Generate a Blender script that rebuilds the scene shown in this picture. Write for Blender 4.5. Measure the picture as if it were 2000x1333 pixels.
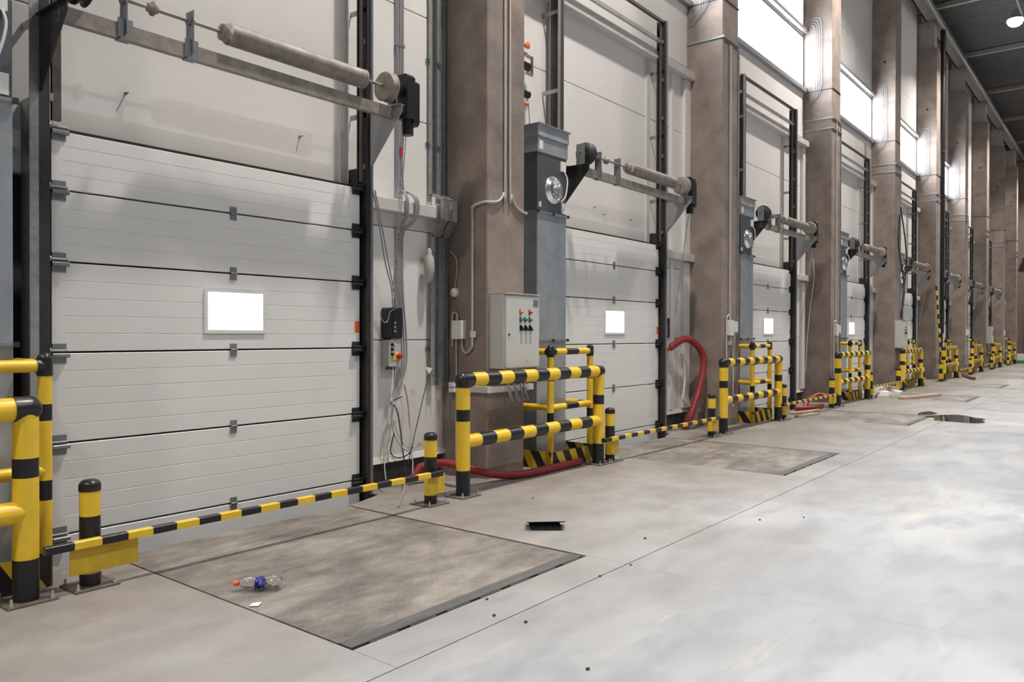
import bpy, math, random
import numpy as np
from mathutils import Vector, Matrix
random.seed(7)
for o in list(bpy.data.objects): bpy.data.objects.remove(o)
scene = bpy.context.scene
COL = scene.collection
PI = math.pi

# ------------------------------------------------------------------ camera
FPX, YAW, PIT, ROLL, CAMH = 1519.41, .6723, -.0083, .0021, 1.53
_c, _s = math.cos(YAW), math.sin(YAW)
CF = Vector((_c*math.cos(PIT), _s*math.cos(PIT), math.sin(PIT)))
_R0 = Vector((_s, -_c, 0)); _U0 = _R0.cross(CF)
CR = _R0*math.cos(ROLL)+_U0*math.sin(ROLL); CU = _U0*math.cos(ROLL)-_R0*math.sin(ROLL)
cam_d = bpy.data.cameras.new('camera'); cam = bpy.data.objects.new('camera', cam_d); COL.objects.link(cam)
cam.matrix_world = Matrix(((CR.x, CU.x, -CF.x, 0), (CR.y, CU.y, -CF.y, 0), (CR.z, CU.z, -CF.z, CAMH), (0, 0, 0, 1)))
cam_d.sensor_fit = 'HORIZONTAL'; cam_d.sensor_width = 36; cam_d.lens = FPX/2000*36
cam_d.clip_start = .05; cam_d.clip_end = 300
scene.camera = cam
# pixel of the photograph -> point on a plane of the place (floor, wall plane y=Y, plane x=X)
def _ray(u, v): return CF+CR*((u-1000)/FPX)-CU*((v-666.5)/FPX)
def FL(u, v, z=0.): d = _ray(u, v); return Vector((0, 0, CAMH))+d*((z-CAMH)/d.z)
def PY(u, v, Y): d = _ray(u, v); return Vector((0, 0, CAMH))+d*(Y/d.y)
def PX(u, v, X): d = _ray(u, v); return Vector((0, 0, CAMH))+d*(X/d.x)

# ------------------------------------------------------------------ world, exposure, light levels
world = bpy.data.worlds.new('world'); scene.world = world; world.use_nodes = True
world.node_tree.nodes['Background'].inputs[0].default_value = (.75, .85, 1, 1)
world.node_tree.nodes['Background'].inputs[1].default_value = .3
scene.view_settings.view_transform = 'Standard'; scene.view_settings.look = 'None'
scene.view_settings.gamma = 1; scene.view_settings.use_curve_mapping = False
scene.view_settings.exposure = 0.0
LAMP_W = 570.0            # each high-bay lamp over the dock aisle
HALL_W = 310.0            # each high-bay lamp over the open hall
HALL_COL = (.90, .95, 1.0)
LAMP_COL = (1.0, .93, .86)
WINDOW_E = 21.0           # daylight glazing of the clerestory
DOORPANE_E = 4.0

# ------------------------------------------------------------------ materials
MATS = {}
def new_mat(name):
    m = bpy.data.materials.new(name); m.use_nodes = True
    nt = m.node_tree; b = nt.nodes['Principled BSDF']; MATS[name] = m
    return m, nt, b
def nd(nt, typ, **kw):
    n = nt.nodes.new(typ)
    for k, v in kw.items(): setattr(n, k, v)
    return n
def simple(name, col, rough=.5, metal=0., var=.0, scale=6., col2=None, bump=0., bscale=60., emit=None, estr=0, stretch=None, coat=0):
    m, nt, b = new_mat(name)
    b.inputs['Roughness'].default_value = rough; b.inputs['Metallic'].default_value = metal
    b.inputs['Coat Weight'].default_value = coat
    tc = nd(nt, 'ShaderNodeTexCoord'); src = tc.outputs['Object']
    if stretch:
        mp = nd(nt, 'ShaderNodeMapping'); mp.inputs['Scale'].default_value = stretch
        nt.links.new(src, mp.inputs['Vector']); src = mp.outputs['Vector']
    if var > 0 or col2:
        n = nd(nt, 'ShaderNodeTexNoise'); n.inputs['Scale'].default_value = scale; n.inputs['Detail'].default_value = 6; n.inputs['Roughness'].default_value = .6
        nt.links.new(src, n.inputs['Vector'])
        r = nd(nt, 'ShaderNodeValToRGB')
        c2 = col2 or tuple(c*(1-var) for c in col)
        r.color_ramp.elements[0].position = .32; r.color_ramp.elements[1].position = .68
        r.color_ramp.elements[0].color = (*c2, 1); r.color_ramp.elements[1].color = (*col, 1)
        nt.links.new(n.outputs['Fac'], r.inputs['Fac']); nt.links.new(r.outputs['Color'], b.inputs['Base Color'])
    else: b.inputs['Base Color'].default_value = (*col, 1)
    if bump > 0:
        n2 = nd(nt, 'ShaderNodeTexNoise'); n2.inputs['Scale'].default_value = bscale; n2.inputs['Detail'].default_value = 4
        nt.links.new(src, n2.inputs['Vector'])
        bp = nd(nt, 'ShaderNodeBump'); bp.inputs['Strength'].default_value = bump; bp.inputs['Distance'].default_value = .01
        nt.links.new(n2.outputs['Fac'], bp.inputs['Height']); nt.links.new(bp.outputs['Normal'], b.inputs['Normal'])
    if emit:
        b.inputs['Emission Color'].default_value = (*emit, 1); b.inputs['Emission Strength'].default_value = estr
    return m
simple('door_white', (.80, .79, .77), .38, var=.05, scale=2.0)
simple('panel_white', (.77, .745, .72), .42, var=.07, scale=1.3)
def micro_ribs(m):
    nt = m.node_tree; b = nt.nodes['Principled BSDF']
    geo = nd(nt, 'ShaderNodeNewGeometry'); sp = nd(nt, 'ShaderNodeSeparateXYZ'); nt.links.new(geo.outputs['Position'], sp.inputs[0])
    mu = nd(nt, 'ShaderNodeMath', operation='MULTIPLY'); nt.links.new(sp.outputs['Z'], mu.inputs[0]); mu.inputs[1].default_value = 1/.195
    fr = nd(nt, 'ShaderNodeMath', operation='FRACT'); nt.links.new(mu.outputs[0], fr.inputs[0])
    gt = nd(nt, 'ShaderNodeMath', operation='GREATER_THAN'); nt.links.new(fr.outputs[0], gt.inputs[0]); gt.inputs[1].default_value = .04
    bp = nd(nt, 'ShaderNodeBump'); bp.inputs['Strength'].default_value = .35; bp.inputs['Distance'].default_value = .004
    nt.links.new(gt.outputs[0], bp.inputs['Height']); nt.links.new(bp.outputs['Normal'], b.inputs['Normal'])
micro_ribs(MATS['panel_white'])
simple('trim_white', (.62, .60, .57), .45, var=.08)
simple('girt_white', (.60, .575, .55), .5, var=.15, scale=5)
simple('seam_black', (.012, .012, .014), .7)
simple('rubber_black', (.012, .012, .013), .55)
simple('yellow_paint', (.90, .59, .035), .33, var=.12, scale=9, bump=.05)
simple('yellow_plate', (.80, .53, .04), .42, var=.22, scale=14)
simple('black_paint', (.014, .014, .018), .38, var=.3, scale=20)
simple('cap_black', (.016, .013, .015), .32)
simple('galv', (.46, .47, .48), .38, .75, var=.28, scale=18)
simple('galv_dusty', (.34, .305, .27), .6, .35, var=.4, scale=10)
simple('steel_grey', (.27, .28, .29), .45, .5, var=.2, scale=12)
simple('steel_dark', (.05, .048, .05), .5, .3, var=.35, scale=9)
simple('bracket_grey', (.30, .315, .33), .42, .4, var=.1)
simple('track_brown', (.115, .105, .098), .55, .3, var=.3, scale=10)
simple('duct_grey', (.50, .54, .58), .30, .5, var=.0, col2=(.34, .375, .41), scale=2.6, bump=.08, bscale=5)
simple('duct_dark', (.16, .18, .20), .35, .6, var=.15, scale=6)
simple('fan_silver', (.75, .75, .74), .22, .9)
simple('cabinet_grey', (.60, .60, .57), .42, var=.03)
simple('box_grey', (.52, .52, .50), .45)
simple('white_plastic', (.74, .74, .72), .4)
simple('conduit_grey', (.50, .475, .45), .5, var=.12, scale=20)
simple('cable_grey', (.33, .33, .34), .5)
simple('cable_black', (.02, .02, .022), .5)
simple('cable_white', (.62, .60, .57), .5)
simple('hose_red', (.30, .028, .030), .42, var=.25, scale=14, bump=.1, bscale=30)
simple('red_btn', (.62, .03, .02), .3); simple('orange_btn', (.85, .20, .06), .3)
simple('green_btn', (.02, .20, .13), .3); simple('red_sticker', (.78, .13, .05), .5)
simple('yellow_btn', (.82, .55, .05), .4)
simple('column_brown', (.33, .262, .22), .75, col2=(.175, .148, .133), scale=2.3, bump=.35, bscale=45)
simple('column_cap', (.34, .33, .32), .7, var=.2)
simple('plinth_dark', (.07, .066, .064), .8, var=.4, scale=6)
simple('pit_dark', (.09, .08, .075), .85, var=.4)
simple('lip_steel', (.17, .165, .155), .5, .3, col2=(.10, .095, .09), scale=5, stretch=(1, 5, 1))
simple('base_plate', (.20, .175, .155), .6, .3, var=.35, scale=14)
simple('bolt_zinc', (.72, .70, .66), .3, .9)
simple('paper', (.82, .80, .77), .7)
simple('wood_pale', (.58, .46, .34), .7, col2=(.40, .29, .20), scale=5, stretch=(1, 14, 14))
simple('foam_white', (.78, .76, .72), .8, var=.08)
simple('black_sheet', (.010, .011, .014), .35)
simple('roof_deck', (.085, .082, .080), .7, .1, var=.35, scale=3, stretch=(4, .4, 1))
simple('roof_steel', (.30, .285, .27), .6, .2, var=.2)
simple('end_wall_paint', (.20, .155, .125), .8, var=.2, scale=1.2)
simple('hall_wall', (.30, .29, .28), .7, var=.1, scale=.6)
simple('door_dark', (.10, .085, .075), .6, var=.2)
simple('grille_dark', (.03, .03, .032), .5)
simple('pebble_dark', (.05, .045, .04), .8)
simple('green_plastic', (.05, .30, .12), .5)
simple('label_blue', (.03, .025, .22), .35); simple('cap_orange', (.85, .16, .02), .4)
simple('daylight', (.9, .95, 1), .5, emit=(.86, .93, 1.0), estr=WINDOW_E)
simple('door_daylight', (.9, .95, 1), .3, emit=(.95, .96, 1.0), estr=DOORPANE_E)
simple('lamp_glow', (1, .95, .9), .5, emit=(1, .90, .80), estr=40)
def mat_pet():
    m, nt, b = new_mat('pet_clear')
    b.inputs['Transmission Weight'].default_value = 1; b.inputs['Roughness'].default_value = .14; b.inputs['IOR'].default_value = 1.14
    b.inputs['Base Color'].default_value = (.97, .98, 1, 1)
mat_pet()
def mat_water():
    m, nt, b = new_mat('water')
    b.inputs['Base Color'].default_value = (.05, .043, .036, 1); b.inputs['Roughness'].default_value = .04
mat_water()
def mat_hazard():
    m, nt, b = new_mat('hazard_stripe')
    tc = nd(nt, 'ShaderNodeTexCoord'); sp = nd(nt, 'ShaderNodeSeparateXYZ'); nt.links.new(tc.outputs['Object'], sp.inputs[0])
    a1 = nd(nt, 'ShaderNodeMath', operation='SUBTRACT'); nt.links.new(sp.outputs['X'], a1.inputs[0]); nt.links.new(sp.outputs['Y'], a1.inputs[1])
    sc = nd(nt, 'ShaderNodeMath', operation='MULTIPLY'); nt.links.new(sp.outputs['Z'], sc.inputs[0]); sc.inputs[1].default_value = .62
    a2 = nd(nt, 'ShaderNodeMath', operation='ADD'); nt.links.new(a1.outputs[0], a2.inputs[0]); nt.links.new(sc.outputs[0], a2.inputs[1])
    mu = nd(nt, 'ShaderNodeMath', operation='MULTIPLY'); nt.links.new(a2.outputs[0], mu.inputs[0]); mu.inputs[1].default_value = 1/.26
    fr = nd(nt, 'ShaderNodeMath', operation='FRACT'); nt.links.new(mu.outputs[0], fr.inputs[0])
    gt = nd(nt, 'ShaderNodeMath', operation='GREATER_THAN'); nt.links.new(fr.outputs[0], gt.inputs[0]); gt.inputs[1].default_value = .5
    mx = nd(nt, 'ShaderNodeMix', data_type='RGBA'); nt.links.new(gt.outputs[0], mx.inputs['Factor'])
    mx.inputs['A'].default_value = (.016, .015, .016, 1); mx.inputs['B'].default_value = (.66, .42, .03, 1)
    nt.links.new(mx.outputs['Result'], b.inputs['Base Color']); b.inputs['Roughness'].default_value = .45
mat_hazard()
def mat_concrete():
    m, nt, b = new_mat('floor_concrete')
    geo = nd(nt, 'ShaderNodeNewGeometry')
    def noise(scale, st, detail=6, rough=.6, rot=0.):
        mp = nd(nt, 'ShaderNodeMapping'); mp.inputs['Scale'].default_value = st; mp.inputs['Rotation'].default_value = (0, 0, rot)
        nt.links.new(geo.outputs['Position'], mp.inputs['Vector'])
        n = nd(nt, 'ShaderNodeTexNoise'); n.inputs['Scale'].default_value = scale; n.inputs['Detail'].default_value = detail; n.inputs['Roughness'].default_value = rough
        nt.links.new(mp.outputs['Vector'], n.inputs['Vector']); return n.outputs['Fac']
    def ramp(f, p0, c0, p1, c1):
        r = nd(nt, 'ShaderNodeValToRGB'); r.color_ramp.elements[0].position = p0; r.color_ramp.elements[1].position = p1
        r.color_ramp.elements[0].color = (*c0, 1); r.color_ramp.elements[1].color = (*c1, 1); nt.links.new(f, r.inputs['Fac']); return r.outputs['Color']
    def mix(f, a, bb):
        mx = nd(nt, 'ShaderNodeMix', data_type='RGBA')
        nt.links.new(f, mx.inputs['Factor']); nt.links.new(a, mx.inputs['A'])
        if isinstance(bb, tuple): mx.inputs['B'].default_value = (*bb, 1)
        else: nt.links.new(bb, mx.inputs['B'])
        return mx.outputs['Result']
    base = ramp(noise(.55, (.6, 1.2, 1), rot=.35), .38, (.33, .333, .338), .62, (.455, .455, .455))
    blot = ramp(noise(2.2, (.7, 1.6, 1), rot=.3), .47, (0, 0, 0), .62, (.62, .62, .62))
    c = mix(blot, base, (.275, .28, .295))
    cream = ramp(noise(.8, (.35, 2.4, 1), 5, .7, rot=.25), .585, (0, 0, 0), .68, (.75, .75, .75))
    c = mix(cream, c, (.54, .49, .41))
    # tan dust tracked in from the docks: thick by the doors, thinning raggedly into the hall
    sx = nd(nt, 'ShaderNodeSeparateXYZ'); nt.links.new(geo.outputs['Position'], sx.inputs[0])
    wob = nd(nt, 'ShaderNodeMath', operation='MULTIPLY_ADD'); nt.links.new(noise(.7, (.6, 1, 1), 6), wob.inputs[0]); wob.inputs[1].default_value = 5.0; nt.links.new(sx.outputs['Y'], wob.inputs[2])
    mr = nd(nt, 'ShaderNodeMapRange', interpolation_type='SMOOTHSTEP'); nt.links.new(wob.outputs[0], mr.inputs['Value'])
    mr.inputs['From Min'].default_value = 3.6; mr.inputs['From Max'].default_value = 7.4; mr.inputs['To Max'].default_value = .85
    c = mix(mr.outputs[0], c, ramp(noise(3.5, (1, 1, 1), 6), .35, (.225, .195, .17), .65, (.30, .262, .228)))
    spk = ramp(noise(55, (1, 1, 1), 2), .70, (0, 0, 0), .74, (.5, .5, .5))
    c = mix(spk, c, (.24, .22, .20))
    nt.links.new(c, b.inputs['Base Color'])
    rr = ramp(noise(1.3, (1, 1, 1)), .35, (.32,)*3, .65, (.55,)*3)
    nt.links.new(rr, b.inputs['Roughness'])
    bp = nd(nt, 'ShaderNodeBump'); bp.inputs['Strength'].default_value = .12; bp.inputs['Distance'].default_value = .004
    nt.links.new(noise(30, (1, 1, 1), 5), bp.inputs['Height']); nt.links.new(bp.outputs['Normal'], b.inputs['Normal'])
mat_concrete()
def mat_tread():
    m, nt, b = new_mat('tread_steel')
    tc = nd(nt, 'ShaderNodeTexCoord')
    mp = nd(nt, 'ShaderNodeMapping'); mp.inputs['Scale'].default_value = (.75, 1.5, 1); mp.inputs['Rotation'].default_value = (0, 0, .1)
    nt.links.new(tc.outputs['Object'], mp.inputs['Vector'])
    n = nd(nt, 'ShaderNodeTexNoise'); n.inputs['Scale'].default_value = 2.2; n.inputs['Detail'].default_value = 10; n.inputs['Roughness'].default_value = .72
    nt.links.new(mp.outputs['Vector'], n.inputs['Vector'])
    r = nd(nt, 'ShaderNodeValToRGB'); e = r.color_ramp.elements
    e[0].position = .34; e[0].color = (.10, .092, .086, 1); e[1].position = .66; e[1].color = (.35, .315, .275, 1)
    x = e.new(.5); x.color = (.215, .19, .165, 1)
    nt.links.new(n.outputs['Fac'], r.inputs['Fac']); nt.links.new(r.outputs['Color'], b.inputs['Base Color'])
    b.inputs['Roughness'].default_value = .55; b.inputs['Metallic'].default_value = .1
mat_tread()

# ------------------------------------------------------------------ mesh builder
def cr_path(pts, n=6):
    """Catmull-Rom through the points."""
    P = [Vector(p) for p in pts]; P = [P[0]*2-P[1]]+P+[P[-1]*2-P[-2]]; out = []
    for i in range(1, len(P)-2):
        a, b, c, d = P[i-1], P[i], P[i+1], P[i+2]
        for k in range(n):
            t = k/n
            out.append(.5*((2*b)+(c-a)*t+(2*a-5*b+4*c-d)*t*t+(3*b-a-3*c+d)*t**3))
    out.append(P[-2]); return out
class MB:
    def __init__(s): s.v = []; s.f = []; s.m = []; s.sm = []
    def add(s, vs, fs, mi=0, smooth=False):
        o = len(s.v); s.v += [tuple(v) for v in vs]
        for f in fs: s.f.append([i+o for i in f]); s.m.append(mi); s.sm.append(smooth)
        return s
    def box(s, x0, x1, y0, y1, z0, z1, mi=0, M=None):
        vs = [Vector((x, y, z)) for z in (z0, z1) for y in (y0, y1) for x in (x0, x1)]
        if M is not None: vs = [M @ v for v in vs]
        return s.add(vs, [(0, 2, 3, 1), (4, 5, 7, 6), (0, 1, 5, 4), (2, 6, 7, 3), (0, 4, 6, 2), (1, 3, 7, 5)], mi)
    def rbox(s, x0, x1, y0, y1, z0, z1, c=.01, axis='y', mi=0):
        """box with four chamfered edges running along axis."""
        if axis == 'y': pr = [(x0+c, z0), (x1-c, z0), (x1, z0+c), (x1, z1-c), (x1-c, z1), (x0+c, z1), (x0, z1-c), (x0, z0+c)]; mk = lambda p, t: (p[0], t, p[1]); a, b = y0, y1
        elif axis == 'x': pr = [(y0+c, z0), (y1-c, z0), (y1, z0+c), (y1, z1-c), (y1-c, z1), (y0+c, z1), (y0, z1-c), (y0, z0+c)]; mk = lambda p, t: (t, p[0], p[1]); a, b = x0, x1
        else: pr = [(x0+c, y0), (x1-c, y0), (x1, y0+c), (x1, y1-c), (x1-c, y1), (x0+c, y1), (x0, y1-c), (x0, y0+c)]; mk = lambda p, t: (p[0], p[1], t); a, b = z0, z1
        return s.prism([mk(p, a) for p in pr], [mk(p, b) for p in pr], mi)
    def prism(s, A, B, mi=0):
        n = len(A)
        fs = [list(range(n))[::-1], [i+n for i in range(n)]]+[(i, (i+1) % n, n+(i+1) % n, n+i) for i in range(n)]
        return s.add(list(A)+list(B), fs, mi)
    def rings(s, R, mi=0, close=True, smooth=True, cap=True):
        n = len(R[0]); vs = [v for r in R for v in r]
        fs = [(i*n+j, i*n+(j+1) % n, (i+1)*n+(j+1) % n, (i+1)*n+j) for i in range(len(R)-1) for j in range(n)]
        s.add(vs, fs, mi, smooth)
        if cap: s.add(R[0], [list(range(n))[::-1]], mi); s.add(R[-1], [list(range(n))], mi)
        return s
    def cyl(s, p0, p1, r, n=16, mi=0, r1=None, cap=True):
        p0, p1 = Vector(p0), Vector(p1); d = (p1-p0).normalized()
        a = d.orthogonal().normalized(); b = d.cross(a); r1 = r if r1 is None else r1
        ring = lambda p, q: [p+(a*math.cos(2*PI*i/n)+b*math.sin(2*PI*i/n))*q for i in range(n)]
        return s.rings([ring(p0, r), ring(p1, r1)], mi, cap=cap)
    def lathe(s, p0, d, prof, n=16, mi=0):
        """prof: (distance along d, radius)."""
        p0, d = Vector(p0), Vector(d).normalized(); a = d.orthogonal().normalized(); b = d.cross(a)
        return s.rings([[p0+d*t+(a*math.cos(2*PI*i/n)+b*math.sin(2*PI*i/n))*max(r, 1e-4) for i in range(n)] for t, r in prof], mi)
    def tube(s, path, r, n=8, mi=0):
        P = [Vector(p) for p in path]; T = [(P[min(i+1, len(P)-1)]-P[max(i-1, 0)]).normalized() for i in range(len(P))]
        a = T[0].orthogonal().normalized(); R = []
        for i, p in enumerate(P):
            a = (a-T[i]*a.dot(T[i])).normalized(); b = T[i].cross(a)
            R.append([p+(a*math.cos(2*PI*j/n)+b*math.sin(2*PI*j/n))*r for j in range(n)])
        return s.rings(R, mi)
    def striped(s, p0, p1, r, segs, n=20):
        """segs: list of (t0,t1,material index) in metres from p0."""
        p0, p1 = Vector(p0), Vector(p1); d = (p1-p0).normalized()
        for t0, t1, mi in segs: s.cyl(p0+d*t0, p0+d*t1, r*(1.006 if mi else 1), n, mi)
        return s
    def mesh(s, name, mats, origin=(0, 0, 0)):
        me = bpy.data.meshes.new(name); ox, oy, oz = origin
        me.from_pydata([(x-ox, y-oy, z-oz) for x, y, z in s.v], [], s.f)
        for m in ([mats] if isinstance(mats, str) else mats): me.materials.append(MATS[m])
        me.polygons.foreach_set('material_index', s.m); me.polygons.foreach_set('use_smooth', s.sm); me.update()
        return me
    def build(s, name, mats, parent=None, origin=None, bevel=0):
        if parent is not None: origin = world_loc(parent)
        origin = origin or (0, 0, 0)
        o = bpy.data.objects.new(name, s.mesh(name, mats, origin)); COL.objects.link(o)
        if parent is not None: o.parent = parent
        else: o.location = origin
        if bevel:
            b = o.modifiers.new('bevel', 'BEVEL'); b.width = bevel; b.segments = 2; b.limit_method = 'ANGLE'
        return o
def world_loc(o):
    l = Vector((0, 0, 0))
    while o is not None: l = l+Vector(o.location); o = o.parent
    return tuple(l)
def tag(o, label, cat, group=None):
    o['label'] = label; o['category'] = cat
    if group: o['group'] = group
    return o
def thing(name, label, cat, loc, group=None):
    o = bpy.data.objects.new(name, None); COL.objects.link(o); o.location = loc; o.empty_display_size = .2
    return tag(o, label, cat, group)
def struct(o): o['kind'] = 'structure'; return o
CH = {}
def kids(o): return [c for c in bpy.data.objects if c.parent == o]
def copy_tree(o, dx=0., label=None, parent=None, skip=(), kidmap=None):
    if kidmap is None:
        kidmap = {}
        for c in bpy.data.objects:
            if c.parent is not None: kidmap.setdefault(c.parent.name, []).append(c)
    c = o.copy(); COL.objects.link(c); c.parent = parent
    if parent is None:
        c.location = Vector(o.location)+Vector((dx, 0, 0))
        if label: c['label'] = label
    for ch in kidmap.get(o.name, []):
        if ch.name.split('.')[0] in skip: continue
        copy_tree(ch, 0, None, c, skip, kidmap)
    return c

ORD = ['first', 'second', 'third', 'fourth', 'fifth', 'sixth', 'seventh', 'eighth', 'ninth']
def BAY(k): return ['in the crushed-bottle bay', 'in the looping red-hose bay'][k] if k < 2 else 'in the %s bay from the crushed bottle' % ORD[k]
def PIL(k): return 'the %s pillar past the crushed bottle' % ORD[k] if k >= 0 else 'the pillar before the crushed bottle bay'
def BAYS(k): return 'crushed-bottle bay' if k == 0 else 'bay before the crushed-bottle bay' if k < 0 else '%s bay from the crushed bottle' % ORD[k]

NB = 8                    # dock bays in view
P = 6.0                   # bay pitch
YW, YD, YC = 5.95, 5.77, 5.31   # wall panel face, door face, pillar face
XEND = 58.0; YR = -20.0; XB = -14.0; ZC = 13.0

# ------------------------------------------------------------------ floor: slabs with open joints over a sub-base
fb = MB().box(XB, XEND, YR, 6.3, -1.1, -.7)
floor = struct(fb.build('floor', 'pit_dark'))
J = .005; JX = .0006
LX0, LX1, LY0, LY1 = 2.474, 4.506, 2.965, 5.45     # leveller
PX0, PX1 = 2.12, 5.0                                # pit behind the leveller
YS = 2.619
def poly_slab(name, pts):
    m = MB().prism([(x, y, -.30) for x, y in pts], [(x, y, 0) for x, y in pts])
    return m.build(name, 'floor_concrete', floor)
for k in range(-1, 9):
    x0 = 6*k+.49-.0; x0 = 6*k+.5
    g = .02
    poly_slab('slab', [(x0+JX, YS+J), (x0+LX0-.5-g, YS+J), (x0+LX0-.5-g, LY1), (x0+PX0-.5, LY1), (x0+PX0-.5, 6.2), (x0+JX, 6.2)])
    poly_slab('slab', [(x0+LX1-.5+g, YS+J), (x0+6-JX, YS+J), (x0+6-JX, 6.2), (x0+PX1-.5, 6.2), (x0+PX1-.5, 5.60), (x0+LX1-.5+g, LY1)])
    poly_slab('slab', [(x0+LX0-.5-g+J*.6, YS+J), (x0+LX1-.5+g-J*.6, YS+J), (x0+LX1-.5+g-J*.6, LY0-.03), (x0+LX0-.5-g+J*.6, LY0-.03)])
for yy0, yy1 in ((-3.4, YS), (-9.4, -3.4), (-15.4, -9.4), (YR, -15.4)):
    for k in range(-1, 6):
        x0 = XB+12*k+6.5; x1 = x0+12
        x0 = max(x0, XB); x1 = min(x1, XEND)
        poly_slab('slab', [(x0+JX, yy0+J*.5), (x1-JX, yy0+J*.5), (x1-JX, yy1-J*.5), (x0+JX, yy1-J*.5)])
poly_slab('slab', [(XB, YS+J), (-5.5-J, YS+J), (-5.5-J, 6.2), (XB, 6.2)])
poly_slab('slab', [(54.5+J, YS+J), (XEND, YS+J), (XEND, 6.2), (54.5+J, 6.2)])

# ------------------------------------------------------------------ left wall: sandwich panels between the pillars
wl = MB().box(XB, XEND, 6.15, 6.3, -.7, ZC)
wall = struct(wl.build('wall_left', 'plinth_dark'))
ZL = [.25, 1.47, 2.63, 3.80, 4.93, 6.08, 7.22]
ZU = [8.42, 9.6, 10.8, 12.0, ZC]
def panel(x0, x1, z0, z1):
    q = .004
    m = MB().rbox(x0+q, x1-q, YW, YW+.12, z0+q, z1-q, .006, 'x')
    m.build('wall_panel', 'panel_white', wall)
for k in range(-1, 9):
    a, b = 6*k+.89, 6*k+6.25
    has_door = 0 <= k < NB
    for z0, z1 in zip(ZL[:-1], ZL[1:]):
        if has_door and z0 < 2.6: panel(a, 6*k+2.02, z0, z1); panel(6*k+5.02, b, z0, z1)
        else: panel(a, b, z0, z1)
    for z0, z1 in zip(ZU[:-1], ZU[1:]): panel(a, b, z0, z1)
    if k > 5: panel(a, b, 7.22, 8.42)
    # sill flashing and dark plinth
    for xa, xb in (((a, 6*k+2.02), (6*k+5.02, b)) if has_door else ((a, b),)):
        MB().prism([(xa, YW+.1, .30), (xa, YW-.012, .28), (xa, YW-.045, .225), (xa, YW+.1, .225)], [(xb, YW+.1, .30), (xb, YW-.012, .28), (xb, YW-.045, .225), (xb, YW+.1, .225)]).build('sill_flashing', 'trim_white', wall)
        MB().box(xa, xb, YW+.03, YW+.1, 0, .225).build('plinth', 'plinth_dark', wall)
    # faint micro-ribs of the panels are left to the material; opening trims beside the lift tracks
    if has_door:
        for xa, xb in ((6*k+2.20, 6*k+2.27), (6*k+4.80, 6*k+4.90)):
            MB().box(xa, xb, YW-.03, YW, 2.6, 5.85).build('opening_trim', 'trim_white', wall)

for k, u, v in ((0, 245, 183), (0, 585, 267), (1, 1160, 405), (1, 1179, 419), (1, 1230, 430)):
    p = PY(u, v, YW); MB().lathe((p.x, YW, p.z), (0, -1, 0), [(0, .012), (.006, .012), (.008, .006), (.05, .005), (.051, .001)], 10).build('screw', 'steel_grey', wall)
# clerestory windows
n = 1
for k in range(-1, 6):
    a, b = 6*k+.89, 6*k+6.25
    if k < 0: continue
    fr = MB()
    for x0, x1, z0, z1 in ((a, b, 7.22, 7.27), (a, b, 8.37, 8.42), (a, a+.05, 7.27, 8.37), (b-.05, b, 7.27, 8.37)): fr.box(x0, x1, YW+.0, YW+.1, z0, z1)
    w = struct(fr.build('window_%d' % n, 'steel_grey')); n += 1
    MB().box(a+.05, b-.05, YW+.05, YW+.07, 7.27, 8.37).build('pane', 'daylight', w)
    MB().prism([(a, YW+.02, 7.22), (a, YW-.09, 7.19), (a, YW-.09, 7.10), (a, YW, 7.10)], [(b, YW+.02, 7.22), (b, YW-.09, 7.19), (b, YW-.09, 7.10), (b, YW, 7.10)]).build('window_sill', 'bracket_grey', w)

# ------------------------------------------------------------------ ceiling, end walls
ce = MB()
ce.box(XB, XEND, YR, 6.3, ZC+.06, ZC+.16)
ceiling = struct(ce.build('ceiling', 'roof_deck'))
rb = MB()
for i in range(int((XEND-XB)/.25)):
    x = XB+i*.25; rb.prism([(x, YR, ZC+.06), (x+.05, YR, ZC), (x+.12, YR, ZC), (x+.17, YR, ZC+.06)], [(x, 6.15, ZC+.06), (x+.05, 6.15, ZC), (x+.12, 6.15, ZC), (x+.17, 6.15, ZC+.06)])
o = rb.build('deck_rib', 'roof_deck', ceiling); o['kind'] = 'stuff'
for x in np.arange(-11.7, XEND, 6.0):
    MB().box(x-.07, x+.07, YR, 6.1, ZC-.17, ZC).build('purlin', 'roof_steel', ceiling)
for y, h, w in ((2.0, .34, .14), (-4.4, .34, .14), (-10.8, .34, .14)):
    m = MB(); z1 = ZC-.172
    m.box(XB, XEND, y-w, y+w, z1-.03, z1).box(XB, XEND, y-w, y+w, z1-h, z1-h+.03).box(XB, XEND, y-.012, y+.012, z1-h+.03, z1-.03)
    m.build('roof_beam', 'roof_steel', ceiling)
struct(MB().box(XEND, XEND+.2, YR, 6.3, -.3, ZC+.1).build('wall_far', 'end_wall_paint'))
struct(MB().box(XB-.2, XB, YR, 6.3, -.3, ZC+.1).build('wall_back', 'hall_wall'))
struct(MB().box(XB, XEND, YR-.2, YR, -.3, ZC+.1).build('wall_right', 'hall_wall'))
d = MB().box(XEND-.04, XEND, 1.2, 5.05, 0, 4.6)
for i in range(1, 8): d.box(XEND-.055, XEND-.04, 1.25, 5.0, i*.575-.02, i*.575+.02)
d = struct(d.build('door_1', 'door_dark'))
m = MB().box(XEND-.09, XEND, 5.05, 5.2, 0, 4.75).box(XEND-.09, XEND, 1.05, 1.2, 0, 4.75).box(XEND-.09, XEND, 1.2, 5.05, 4.6, 4.75)
m.build('door_frame', 'steel_dark', d)

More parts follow.
